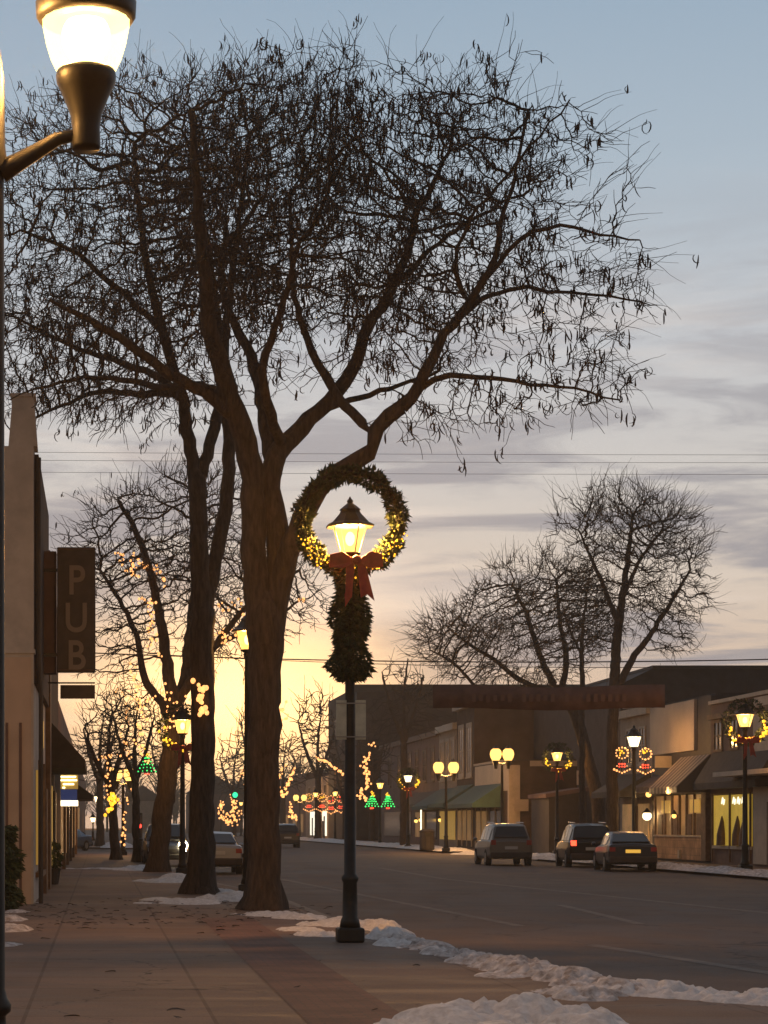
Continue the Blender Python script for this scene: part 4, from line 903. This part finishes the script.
# R1
r1 = bldg('shop_building', 'right edge shop with olive lit window and dark awning', 24.5, 38, 58, 88.2, 6.35, M_mauve, gR)
B(-.12, .1, 0, 30.2, 6.36, 6.5).build('parapet_coping', M_pale, r1)
B(-.02-.15, -.002, 18.5, 30.2, 5.75, 5.95).build('cornice', M_brown, r1)
for y in (20.4, 23.2, 26.4, 28.6): window(r1, y, y+1.0, 4.55, 5.6, frame=M_brown, sill=False)
awning(r1, 21.6, 29.9, 4.45, 2.95, .8, M_awn_dk)
B(-.06, .05, 24.6, 29.6, .75, 2.72).build('shop_window', M_wyel, r1)
B(-.12, -.07, 24.4, 29.8, .62, .74).build('sill', M_pale, r1)
for y in (24.5, 27.2, 29.66): B(-.13, -.062, y, y+.1, .1, 2.8).build('mullion', M_brown, r1)
for i, y in enumerate((25.3, 25.9, 26.5, 28.0)): MB().tube([(-.09, y, 2.55), (-.09, y+.12, 2.35), (-.09, y+.25, 2.62), (-.09, y+.4, 2.38)], .025, 4).build('window_lettering', M_wwhite, r1)
for y in (25.2, 26.1, 28.2): MB().lathe([(.22,.76),(.2,1.2),(.1,1.6),(.02,1.9)], (-.13+.4*0, y), 8).build('window_plant', M_brown, r1)
B(-.1, .02, 20.8, 24.2, .1, 6.3).build('pier', M_pale, r1); B(-.2, -.101, 21.5, 22.2, .1, 2.4).build('door', M_brown, r1)
B(-.06,.04, 13, 20.2, .8, 2.7).build('shop_window', M_wwarm, r1)
B(-1.5, -.002, 17.5, 24.6, 3.35, 3.52).build('canopy_edge', M_pale, r1)
# R2
r2 = bldg('shop_building', 'shop with blank beige panel, striped awning and tan tiled base', 24.5, 38, 88.2, 97.6, 6.75, M_dark, gR)
fp(r2, 'fascia_panel', 697, 652.6, 704, 753, 0, M_panel, proud=.12)
awning(r2, .1, 4.6, 4.4, 2.85, 1.35, M_awn_str); awning(r2, 4.7, 9.3, 3.7, 2.95, .9, M_brown)
B(-.1, .05, .9, 8.6, 0.1, 1.05).build('tiled_base', M_tile, r2); B(-.04, .04, .9, 8.6, 1.08, 2.8).build('shop_window', M_wwarm, r2)
B(-.14, -.102, .8, 8.7, 1.05, 1.12).build('sill', M_pale, r2)
for y in (.85, 2.1, 3.3, 4.4, 5.6, 6.8, 8.5): B(-.12, -.042, y, y+.16, 1.13, 2.8).build('mullion', M_brown, r2)
for y in (1.3, 5.9): B(-.11, -.06, y, y+1.5, 2.05, 2.6).build('window_notice', M_syel, r2)
for y in (1.1, 2.6, 4.8, 7.3): B(-.1, -.045, y, y+.75, 1.13, 2.0).build('drawn_blind', M_brown, r2)
B(-.2, .02, .1, .75, .1, 3.2).build('pier', M_brown, r2)
wr = B(-.75, -.05, 5.9, 6.0, 4.0, 4.5).build('hanging_sign', M_pale, r2)
B(-.18, -.1, 4.2, 4.45, .15, .5).build('wall_box', M_pale, r2)
# soffit lamps
def wall_lamp(px, py, Y, label, m=M_fglobe, en=12, r=.12):
    en *= 4; o = empty('wall_lamp', PX(px, py, Y), label, 'wall lamp', 'small lamps on the shopfronts'); MB().ball((0,0,0), r, 10, 8).build('lamp_glass', m, o); MB().lathe([(.14*r/.12,r*.7),(.1,r+.05),(.02,r+.16)], sides=10).build('lamp_cap', M_iron, o)
    if en: point('lamp_light', (-.2,-.3,-.05), en, (1,.6,.22), .1, o)
wall_lamp(648.5, 794.5, 93.5, 'left glowing soffit lamp over the tan tiled shop'); wall_lamp(668.5, 791.5, 90, 'right glowing soffit lamp over the tan tiled shop')
wall_lamp(647, 816, 97.5, 'bright white lamp at the shop door above the sedan', M_fwhite, 14, .2); wall_lamp(674, 816, 93, 'small amber lamp behind the tan tiled shop window', M_fglobe, 0, .1)
for i, (px, py) in enumerate(((404, 820), (416, 821), (420.5, 820), (440, 820), (444.5, 820))): wall_lamp(px, py, 158 if px > 430 else 168, ('small lamp on the far shopfronts, %s from the left' % ['first', 'second', 'third', 'fourth', 'fifth'][i]), M_fglobe, 0, .14)
# R3
r3 = bldg('shop_building', 'pale two storey shop front beside the side street', 24.5, 38, 97.6, 103.6, 6.9, M_tan, gR)
B(-.25, -.002, .1, 5.9, 6.5, 6.85).build('cornice', M_pale, r3); B(-.3, .1, 3.9, 4.3, 6.92, 7.2).build('cornice_block', M_pale, r3)
awning(r3, .2, 5.8, 3.9, 2.8, 1.4, M_awn_dk)
B(-.05, .04, .5, 2.4, .5, 2.5).build('shop_window', M_wwarm, r3); B(-.05, .04, 3.2, 5.4, .5, 2.5).build('shop_window', M_wwarm, r3); B(-.1, -.002, 2.5, 3.1, .1, 2.4).build('door', M_brown, r3)
window(r3, 1.2, 2.2, 4.4, 5.9); window(r3, 3.6, 4.6, 4.4, 5.9)
# hall behind
hl_ = empty('large_hall', (28.4, 120, 0), 'large dark roofed hall rising behind the right shops', 'building')
zt = ZAT(668.5, 120); MB().prism([Vector((0,0,-.28)), Vector((60,0,-.28)), Vector((60,0,zt)), Vector((1.75,0,zt)), Vector((0,0,ZAT(684,120)))], (0, 28, 0)).build('wall', M_slate, hl_)
B(1.7, 60, -.15, 28.1, zt+.002, zt+.16).build('roof', M_dark, hl_)
for x in (6.9, 12): B(x, x+.12, -.1, -.002, 5.2, 9.6).build('downpipe', M_dark, hl_)
# shed, side street
sh = empty('low_shed', (25.1, 132-9, ROADZ), 'low dark shed with a pale sloping roof edge at the side street', 'shed'); 
MB().prism([Vector((0,0,0)), Vector((2.1,0,0)), Vector((2.1,0,3.55)), Vector((0,0,3.2))], (0, 5, 0)).build('wall', M_dark, sh)
MB().prism([Vector((-.2,-.12,3.17)), Vector((2.3,-.12,3.57)), Vector((2.3,-.12,3.8)), Vector((-.2,-.12,3.4))], (0, 5.2, 0)).build('roof', M_mauve, sh)
B(1.55, 1.67, -.14, -.002, 3.9, 4.7).build('vent_pipe', M_pale, sh)
# R5b and R5
r5b = bldg('shop_building', 'one storey dark brick corner shop with pale coping line', 24.5, 30.6, 131, 144, 5.35, M_dbrick, gR)
B(1.1, 6.1, -.06, .1, 5.03, 5.36).build('coping', M_panel, r5b); B(-.06, .1, .2, 13, 5.36, 5.5).build('parapet_coping', M_pale, r5b)
B(-.05, -.002, .9, 12.5, 3.6, 5.3).build('fascia_panel', M_panel, r5b); B(-.16, .5, -.08, .4, 0.02, 5.1).build('corner_pilaster', M_pale, r5b)
awning(r5b, 2.5, 12.8, 4.1, 2.6, 1.9, M_awn_grn)
B(-.05, .04, 3, 7, .5, 2.4).build('shop_window', M_glass, r5b); B(-.05, .04, 8, 12, .5, 2.4).build('shop_window', M_wwarm, r5b)
for y in (2.9, 4.9, 7.1, 7.8, 10, 12.1): B(-.1, -.052, y, y+.13, .1, 2.6).build('mullion', M_pale, r5b)
B(.1, .95, -.35, -.28, 2.35, 3.05).build('hanging_sign', M_panel, r5b); B(.1, .13, -.28, -.082, 2.7, 2.74).build('sign_bracket', M_iron, r5b)
B(2.1, 2.65, -.06, -.002, 2.2, 2.95).build('wall_notice', M_panel, r5b)
r5 = bldg('shop_building', 'tall dark brick building with two pale upper windows', 24.5, 30.6, 144.1, 151, 9.7, M_dbrick, gR)
B(-.35, .3, 0, 6.9, 9.3, 9.66).build('cornice', M_panel, r5)
for y in (1.0, 4.2): window(r5, y, y+1.5, 5.0, 8.0, frame=M_pale, fw=.3)
awning(r5, .2, 6.7, 4.2, 2.7, 2.0, M_awn_grn); B(-.05, .04, .6, 6.3, .5, 2.5).build('shop_window', M_wwarm, r5)
for y in (.5, 2.4, 4.3, 6.3): B(-.1, -.052, y, y+.15, .1, 2.6).build('mullion', M_pale, r5)
r6 = bldg('shop_building', 'pale framed narrow building beside the tall dark brick one', 24.5, 30.6, 151.1, 159, 8.6, M_tan, gR)
B(-.3, .2, 0, 7.9, 8.1, 8.56).build('cornice', M_panel, r6)
for y in (.9, 3.2, 5.6): window(r6, y, y+1.4, 4.9, 7.4, frame=M_pale, fw=.22)
awning(r6, .2, 7.5, 4.1, 2.6, 2.0, M_awn_grn); B(-.05, .04, .6, 7.3, .5, 2.5).build('shop_window', M_syel, r6); B(-.1, -.052, 3.6, 3.9, .1, 2.8).build('mullion', M_brown, r6)
r7 = bldg('shop_building', 'long mauve walled shop row behind the forked far tree', 24.5, 34, 159.1, 192, 8.4, M_mauve, gR)
B(-.2, .2, 0, 32.9, 8.0, 8.36).build('cornice', M_brown, r7)
for y in (2, 6, 10, 14, 20, 26): window(r7, y, y+1.6, 4.9, 7.2, fw=.15, frame=M_brown)
awning(r7, .5, 12, 4, 2.8, 1.4, M_awn_dk); B(-.05, .04, 1, 5.5, .5, 2.5).build('shop_window', M_glass, r7); B(-.05, .04, 7, 11.5, .6, 2.5).build('shop_window', M_wwarm, r7); B(-.06, -.051, 8.2, 8.7, 1, 3.1).build('lit_sign', M_swhite, r7); B(-.05, .04, 14, 30, .6, 2.6).build('shop_window', M_glass, r7)
r8 = bldg('brick_block', 'tallest dark brick block beyond the mauve row', 24.5, 48, 210, 236, 14.7, M_dbrick, gR)
B(-.3, 23.6, -.3, .0-.002, 14.2, 14.9).build('cornice', M_dark, r8)
for y in (3, 8, 13, 18): window(r8, y, y+1.8, 5, 8, frame=M_brown); window(r8, y, y+1.8, 9.6, 12.4, frame=M_brown)
for x in (1.6, 5, 9, 13): 
    B(x, x+1.3, -.05, .05, 5, 7.8).build('window', M_glass, r8)
r9 = bldg('shop_building', 'far low shop with bright white windows past the lamp pole', 24.5, 40, 236.1, 262, 6.8, M_tan, gR)
for a, b in ((1.5, 6), (7.5, 13), (14.5, 20)): B(-.05, .04, a, b, .3, 3).build('shop_window', M_wwhite, r9)
for a in (3, 4.5, 9.6, 11.2, 16.4): B(-.12, -.051, a, a+.9, .1, 2.6-.8*random.random()).build('window_display', M_dark, r9)
for y in (2, 8, 14, 20): window(r9, y, y+2, 4.2, 5.8, fw=.15)
r10 = bldg('shop_building', 'farthest low shop row on the far side, beside the big trunk', 24.5, 40, 262.1, 340, 7.6, M_mauve, gR)
for a in (3, 12, 24, 38, 55): B(-.05, .04, a, a+5, .6, 2.8).build('shop_window', M_wwarm, r10)
sd_ = bldg('sided_house', 'pale lap sided house wall seen between the right tree trunks', 30.7, 40, 140, 158, 9.6, M_siding, None)
B(1.1, 2.0, -.06, .04, 3.2, 5).build('window', M_glass, sd_); B(-.1, .12, -.08, .1, -.2, 9.5).build('corner_board', M_pale, sd_)
lr = B(.45, .6, -.3, -.1, 2.1, 4.0).build('lit_sign', M_tailon, sd_); 
# left side
gL = 'buildings along the left sidewalk'
XF = -1.32
l1 = empty('pub_building', (XF, 43.7, 0), 'grey rendered building at the left edge with chimney stub', 'building', gL)
B(-14, 0, 0, 9.3, -.2, 5.02).build('lower_wall', M_wall1, l1); B(-14, 0, 0, 9.3, 5.022, 9.1).build('wall', M_wall1, l1)
B(-14.05, .03, -.04, 9.3, 4.98, 5.06).build('ledge', M_wall1, l1)
MB().prism([Vector((-.5,.02,9.102)), Vector((.07,.02,9.102)), Vector((.0,.02,10.08)), Vector((-.42,.02,10.08))], (0, .8, 0)).build('chimney', M_wall1, l1); B(-.46, .04, 0, .84, 10.082, 10.15).build('chimney_cap', M_wall1, l1)
B(-3.0, -.05, -.06, -.002, .0, 4.9).build('ribbed_cladding', M_ribs, l1)
for x in (-.55, -.28, -.9): B(x, x+.05, -.09, -.061, .0, 3.6).build('batten', M_mauve, l1)
B(.002, .09, .4, 9.2, 4.4, 9.0).build('front_fascia', M_dbrick, l1)
w_ = B(.0, .05, 1.6, 4.2, .75, 2.7).build('window', M_syel, l1); B(.051, .12, 1.4, 1.6, .6, 2.9).build('window_frame', M_brown, w_); B(.051, .12, 4.2, 4.4, .6, 2.9).build('window_frame', M_brown, w_); B(.0, .14, 1.3, 4.5, .5, .6).build('sill', M_brown, w_)
B(.0, .05, 5.5, 6.1, 3.3, 3.9).build('window', M_syel, l1); B(.002, .1, 6.6, 7.8, .0, 2.4).build('door', M_brown, l1)
MB().tube([(.14, .25, 0), (.14, .25, 4.2), (.1, .2, 5.0), (.1, .2, 8.9)], .045, 8).build('downpipe', M_dark, l1)
l2 = bldg('shop_building', 'second left building behind the bar sign with dark awning', -14, XF, 53.1, 69.5, 8.25, M_dbrick, gL)
awl = MB().prism([Vector((14+XF, 2, 4.25)), Vector((14+XF+.95, 2, 3.2)), Vector((14+XF+.95, 2, 3.0)), Vector((14+XF, 2, 3.0))], (0, 8, 0)).build('awning', M_awn_dk, l2)
x_ = 14+XF
B(x_, x_+.05, 3, 6, .5, 2.6).build('shop_window', M_syel, l2); B(x_, x_+.1, 6.6, 7.8, 0.02, 2.5).build('door', M_dark, l2); B(x_, x_+.16, 11.5, 11.9, 0.02, 3.2).build('pilaster', M_pale, l2); B(x_, x_+.05, 8.5, 11.2, .5, 2.5).build('shop_window', M_wwarm, l2)
B(x_, x_+.12, 0, 1.4, .02, 8.2).build('pilaster', M_brown, l2)
l3 = bldg('shop_building', 'third left building, low brick shops down the sidewalk', -14, XF, 69.6, 122, 5.5, M_rbrick, gL)
for y in (2, 10, 19, 29, 40): B(x_, x_+.05, y, y+4.5, .5, 2.6).build('shop_window', M_wwarm if y != 19 else M_glass, l3); B(x_, x_+.12, y+5.2, y+6.2, .02, 2.4).build('door', M_brown, l3)
MB().prism([Vector((x_, 30, 3.6)), Vector((x_+1, 30, 2.9)), Vector((x_+1, 30, 2.7)), Vector((x_, 30, 2.7))], (0, 8, 0)).build('awning', M_awn_dk, l3)
l4 = bldg('shop_building', 'left building beyond the cross street at the end of the sidewalk', -16, -1.6, 152, 240, 6.2, M_mauve, gL)
B(14.4, 14.45, 5, 14, .6, 2.8).build('shop_window', M_wwarm, l4); B(7, 14, -.06, -.002, 2.9, 3.3).build('lit_sign', M_wwhite, l4); B(9, 12, -.05, -.002, .3, 2.5).build('window', M_glass, l4)
# PUB sign
YP = 48.; zb_, zt_ = ZAT(672, YP), ZAT(547, YP); xa, xb = (57-VX)*YP/F, (95.5-VX)*YP/F
pub = empty('pub_sign', (xa, YP, zb_), 'tall dark vertical sign reading PUB hung from the grey building', 'sign')
B(0, xb-xa, 0, .3, 0, zt_-zb_).build('sign_box', M_sign, pub, bevel=.02)
B(.03, xb-xa-.03, -.018, -.002, .03, .06).build('trim', M_brown, pub); B(.03, xb-xa-.03, -.018, -.002, zt_-zb_-.06, zt_-zb_-.03).build('trim', M_brown, pub)
for i, ch in enumerate('PUB'):
    c = bpy.data.curves.new('letter', 'FONT'); c.body = ch; c.size = .92; c.extrude = .012; c.align_x = 'CENTER'; c.offset = .012; c.materials.append(M_letter)
    t_ = bpy.data.objects.new('letter_curve', c); COL.objects.link(t_); me = bpy.data.meshes.new_from_object(t_.evaluated_get(bpy.context.evaluated_depsgraph_get())); bpy.data.objects.remove(t_)
    if not me.materials: me.materials.append(M_letter)
    o = bpy.data.objects.new('letter', me); COL.objects.link(o); o.parent = pub; o.location = ((xb-xa)/2, -.016, ZAT(595+i*37.5, YP)-zb_+.02); o.rotation_euler = (R(90), 0, 0); o.scale = (.82, .98, 1)
for zz in (.35, 2.2): B(XF-xa-.0, -.001, .1, .16, zz, zz+.07).build('bracket', M_iron, pub)
B(XF-xa+.03, -.02, .34, .9, .0, zt_-zb_-.05).build('cabinet_side', M_mauve, pub)
lo = empty('hanging_sign', (xa, 52, ZAT(698.5, 52)), 'small dark board hanging below the bar sign', 'sign'); xw = (95-VX)*52/F-xa
B(-.0, xw, 0, .12, 0, ZAT(685, 52)-ZAT(698.5, 52)).build('board', M_sign, lo); B(XF-xa, xw, .04, .08, ZAT(683.5,52)-ZAT(698.5,52), ZAT(682,52)-ZAT(698.5,52)).build('bracket', M_iron, lo)
ls = empty('lit_sign', ((56-VX)*66/F, 66, ZAT(806, 66)), 'lit yellow, blue and white projecting sign under the left awning', 'sign'); k = 66/F
B(0, 22*k, 0, .15, 17*k, 32*k).build('upper_panel', M_syel, ls); B(0, 21*k, 0, .15, 6*k, 16.6*k).build('blue_band', M_sblue, ls); B(0, 22*k, -.02, .15, 0, 5.5*k).build('light_band', M_swhite, ls)
for i, (a, b, c) in enumerate(((2, 20, 28.5), (3, 21, 25), (7, 18, 21), (6.5, 9, 17.6))): B(a*k, b*k, -.03, -.001, c*k, (c+1.5)*k).build('sign_line', M_swhite if i != 9 else M_syel, ls)
B(-.02, .02, .05, .1, -1.4, 0).build('bracket_post', M_pale, ls)
# shrub by the wall
V, T = needles_column(.42, 0, 1.55, 4200, .12)
sb = empty('shrub', ((-1-VX)*41/F, 41, 0), 'dark evergreen shrub by the grey wall at the left edge', 'shrub'); link('foliage', pmesh('foliage', V, T, M_fir), sb)
MB().tube([(0,0,0),(0,0,1.2)], .03, 6).build('stem', M_bark, sb)
# planter by the door, bin
pl = empty('planter', ((52-VX)*58/F, 58, 0), 'dark round planter with dry plant by the left shop door', 'planter'); MB().lathe([(.17,0),(.24,.4),(.26,.42)], sides=12).build('pot', M_dark, pl); V, T = needles_column(.28, .4, 1.1, 500, .12); link('plant', pmesh('plant', V, T, M_fir), pl)
bn = empty('litter_bin', ((427-VX)*133/F, 133, 0), 'dark litter bin on the far sidewalk left of the twin lamp', 'bin'); MB().lathe([(.42,0),(.45,.1),(.45,1.1),(.48,1.15),(.3,1.3)], sides=12).build('body', M_dark, bn); B(-.2,.2,-.47,-.451,.85,1.05).build('opening', M_rubber, bn)
# houses / far end
h1 = bldg('far_house', 'pale far house between the leaning trunk and the forked trunk', 4.5, 12, 420, 430, 6, M_tan, 'far buildings closing the street'); MB().prism([Vector((-.4,-.4,6.13)), Vector((7.9,-.4,6.13)), Vector((3.75,-.4,9))], (0, 10.8, 0)).build('gable_roof', M_slate, h1)
h2 = bldg('far_house', 'dark far house left of the green traffic light', 16, 26, 400, 410, 7, M_mauve, 'far buildings closing the street'); MB().prism([Vector((-.4,-.4,7.13)), Vector((10.4,-.4,7.13)), Vector((5,-.4,10.5))], (0, 10.8, 0)).build('gable_roof', M_slate, h2)
# sidewalk leaves and pods
V, Fq = [], []
for k in range(230):
    px, py = random.uniform(25, 245), random.gauss(913, 9)
    if k % 4 == 0: px, py = random.uniform(200, 330), random.uniform(905, 935)
    if k % 14 == 0: px, py = random.uniform(20, 420), random.uniform(900, 1020)
    if py < 898: continue
    p = gp(px, py, .012); a = random.uniform(0, 6.28); L = random.uniform(.06, .16); n0 = len(V)
    for j in range(4):
        t = j/3; c = math.sin(t*3.14)*.05; q = np.array((p.x+math.cos(a)*L*(t-.5)-math.sin(a)*c, p.y+math.sin(a)*L*(t-.5)+math.cos(a)*c, .008+.012*math.sin(t*3.1)))
        s_ = np.array((-math.sin(a), math.cos(a), .5))*.012*(1.2-abs(t-.5)); V += [q-s_, q+s_]
    Fq += [(n0+2*j, n0+2*j+1, n0+2*j+3, n0+2*j+2) for j in range(3)]
o = link('fallen_pods', pmesh('fallen_pods', np.array(V), Fq, M_pod)); tag(o, 'dark fallen seed pods scattered over the sidewalk', 'fallen pods', None, 'stuff')

# ------------------------------------------------------------------ vehicles
def vehicle(name, label, loc, yaw, paint, kind='suv', tail=None, head=None, L=4.6, plate=M_lens, group='vehicles along the far kerb'):
    root = empty(name, loc, label, 'car', group, yaw); W2 = .91 if kind == 'suv' else .89
    # stations along y: rear at 0, nose at L : (y, bottom, belt, half width)
    if kind == 'suv': body = [(0,.5,.98,.80),(.06,.34,1.04,.87),(.5,.3,1.07,W2),(1.6,.26,1.06,W2),(3.0,.26,1.03,W2),(3.5,.27,1.02,.9),(4.2,.3,.93,.87),(4.52,.34,.82,.8),(4.6,.45,.7,.7)]; cab = [(.04,1.03,1.05,.80,.78),(.38,1.0,1.62,.84,.66),(.8,1.0,1.70,.85,.68),(1.8,1.0,1.72,.85,.69),(2.6,1.0,1.67,.85,.68),(3.45,1.0,1.08,.82,.76)]
    else: body = [(0,.45,.9,.78),(.06,.33,.98,.85),(.5,.28,1.0,W2),(1.5,.24,.95,W2),(3.1,.24,.92,W2),(3.7,.26,.88,.88),(4.3,.3,.78,.84),(4.6,.35,.68,.76),(4.7,.42,.6,.66)]; cab = [(.55,.9,.98,.78,.74),(1.25,.88,1.37,.82,.6),(1.8,.88,1.43,.82,.63),(2.5,.88,1.42,.82,.63),(2.9,.88,1.32,.82,.62),(3.65,.88,.94,.8,.72)]
    f = L/body[-1][0]
    mb = MB(); sec = []
    for y, zb, zt, hw in body:
        y *= f; ring = [(-hw*.92,zb),(-hw,zb+.12),(-hw*1.0,(zb+zt)/2+.08),(-hw*.96,zt-.05),(-hw*.88,zt),(0,zt+.03),(hw*.88,zt),(hw*.96,zt-.05),(hw,(zb+zt)/2+.08),(hw,zb+.12),(hw*.92,zb)]
        sec.append([len(mb.v)+i for i in range(len(ring))]); mb.v += [(x, y, z_) for x, z_ in ring]
    for a, b in zip(sec, sec[1:]):
        for i in range(len(a)): j = (i+1) % len(a); mb.f.append([a[i], b[i], b[j], a[j]])
    mb.f.append(sec[0]); mb.f.append(sec[-1][::-1])
    mb.build('body', paint, root, smooth=False, bevel=.015)
    mb = MB(); sec = []
    for y, zb, zt, hb, ht in cab:
        y *= f; ring = [(-hb,zb),(-ht,zt-.06),(-ht*.9,zt),(0,zt+.025),(ht*.9,zt),(ht,zt-.06),(hb,zb)]; sec.append([len(mb.v)+i for i in range(7)]); mb.v += [(x,y,z_) for x, z_ in ring]
    for a, b in zip(sec, sec[1:]):
        for i in range(6): mb.f.append([a[i], b[i], b[i+1], a[i+1]])
    mb.f.append(sec[0]); mb.f.append(sec[-1][::-1]); mb.build('cabin', paint, root)
    c = [(y*f, zb, zt, hb, ht) for y, zb, zt, hb, ht in cab]
    def quad(nm, a, b, m=M_glass, n_=(0,0,0)): q = MB().prism([Vector(p)+Vector(n_) for p in a], Vector(b)); return q.build(nm, m, root)
    # rear and front screens
    def screen(nm, r0, r1, off):
        y0, zt0, hb0 = r0[0], r0[2], r0[3]; y1, zt1, ht1 = r1[0], r1[2], r1[4]
        quad(nm, [(-hb0*.86,y0+(y1-y0)*.14,zt0+(zt1-zt0)*.14),(hb0*.86,y0+(y1-y0)*.14,zt0+(zt1-zt0)*.14),(ht1*.84,y0+(y1-y0)*.88,zt0+(zt1-zt0)*.88),(-ht1*.84,y0+(y1-y0)*.88,zt0+(zt1-zt0)*.88)], (0, off, .02), n_=(0, off*.7, .028))
    screen('rear_window', c[0], c[1], -.03); screen('windscreen', c[-1], c[-2], .03)
    for sg in (-1, 1):
        for y0, y1 in ((c[1][0]+.12, c[2][0]+.35*f), (c[2][0]+.42*f, c[3][0]+.05), (c[3][0]+.12, c[-2][0]+.12)):
            def sp_(y, t):
                for r0, r1 in zip(c, c[1:]):
                    if r0[0] <= y <= r1[0]+1e-6: break
                u = (y-r0[0])/(r1[0]-r0[0]); zb = .03+max(r0[1], 1.03 if kind == 'suv' else .93); zt = r0[2]+(r1[2]-r0[2])*u-.1; hb = r0[3]+(r1[3]-r0[3])*u; ht = r0[4]+(r1[4]-r0[4])*u; z0 = r0[1]
                z_ = zb+(zt-zb)*t; fr = (z_-z0)/max(.01, (zt+.04-z0)); return Vector((sg*(hb+(ht-hb)*fr+.012), y, z_))
            quad('side_window', [sp_(y0, 0), sp_(y1, 0), sp_(y1, .95), sp_(y0, .95)], (sg*.012, 0, 0))
        MB().ball((sg*(W2+.1), L*.68, 1.08 if kind == 'suv' else .98), .09, 8, 6, .8).build('mirror', paint, root)
        for y in (L*.19, L*.8):
            wh = MB().tube([(sg*(W2-.2), y, .34), (sg*(W2+.015), y, .34)], .335, 20).build('wheel', M_rubber, root); MB().tube([(sg*(W2+.002), y, .34), (sg*(W2+.024), y, .34)], .2, 12).build('rim', M_rim, wh)
        tz = .98 if kind == 'suv' else .82
        B(min(sg*.62,sg*.82), max(sg*.62,sg*.82), -.025, .1, tz-.12 if kind == 'suv' else tz-.09, tz+.08 if kind=='suv' else tz+.06).build('tail_light', (tail and tail[sg]) or M_tail, root)
        B(min(sg*.5,sg*.76), max(sg*.5,sg*.76), L-.16, L+.02, .62, .76).build('headlight', (head and head[sg]) or M_lens, root)
        if head and head[sg] is M_head: MB().ball((sg*.63, L+.03, .86), .2, 10, 8).build('headlight_glow_ball', M_head, root)  # oversized glowing ball added so the headlight's glow shows, not a car part
        if kind == 'suv': MB().tube([(sg*.6, c[2][0]-.2, 1.76), (sg*.6, c[2][0]+1.6, 1.78)], .022, 6).build('roof_rail', M_rim, root)
    B(-.84, .84, -.09, .1, .32, .56).build('rear_bumper', M_dark, root, bevel=.04); B(-.78, .78, L-.12, L+.06, .3, .52).build('front_bumper', M_dark, root, bevel=.04)
    B(-.26, .26, -.035, -.0, .68, .8).build('number_plate', plate, root)
    B(-.35, .35, L-.02, L+.03, .58, .72).build('grille', M_dark, root)
    return root
P_grey = mat('paint_grey', (.16, .145, .13), .3, .4); P_black = mat('paint_black', (.02, .02, .022), .25, .3); P_dark = mat('paint_dark', (.04, .04, .045), .28, .3); P_silver = mat('paint_silver', (.3, .31, .33), .32, .5); P_blue = mat('paint_blue', (.06, .1, .16), .3, .3)
vehicle('parked_car', 'grey sport utility standing alone on the far side of the road', (16.75, 89.6, ROADZ), R(-1.5), P_grey, 'suv')
vehicle('parked_car', 'dark sport utility with one red tail light lit ahead of the sedan', (19.25, 86, ROADZ), R(-4.5), P_black, 'suv', tail={-1: M_tailon, 1: M_tail})
vehicle('parked_car', 'black sedan with yellow lit number plate parked nearest on the far side', (18.95, 78.2, ROADZ), R(-6), P_dark, 'sedan', L=4.8, plate=M_plate)
vehicle('parked_car', 'silver car parked between the forked trunk and the big trunk', (3.95, 74, ROADZ), R(0), P_silver, 'sedan', L=4.5, group='vehicles on the near side')
o = vehicle('parked_car', 'dark car facing the camera with one headlight on behind the left trunks', (2.67, 92, ROADZ), R(180), P_dark, 'suv', head={-1: M_head, 1: M_lens}, group='vehicles on the near side')
vehicle('parked_car', 'far dark vehicle on the road right of the big trunk', (13.4, 157, ROADZ), R(0), P_dark, 'suv', group='vehicles far down the street')
vehicle('parked_car', 'far blue car crossing beyond the end of the left sidewalk', (-1.2, 141, ROADZ), R(150), P_blue, 'sedan', group='vehicles far down the street')
print('objects', len(bpy.data.objects))

# ------------------------------------------------------------------ haze volume added to lift the darks and halo the lamps
M_haze = bpy.data.materials.new('added_haze'); M_haze.use_nodes = True; hn = M_haze.node_tree; hn.nodes.clear()
ho = hn.nodes.new('ShaderNodeOutputMaterial'); hv = hn.nodes.new('ShaderNodeVolumePrincipled')
hv.inputs['Color'].default_value = (.95, .8, .62, 1); hv.inputs['Density'].default_value = .00065; hv.inputs['Anisotropy'].default_value = .52
hn.links.new(hv.outputs[0], ho.inputs['Volume'])
hz = B(-245, 305, -35, 695, -1.6, 26).build('haze', M_haze); hz['kind'] = 'stuff'; hz['label'] = 'thin warm haze added over the whole street for its veil and lamp halos'
scene.cycles.volume_bounces = 0
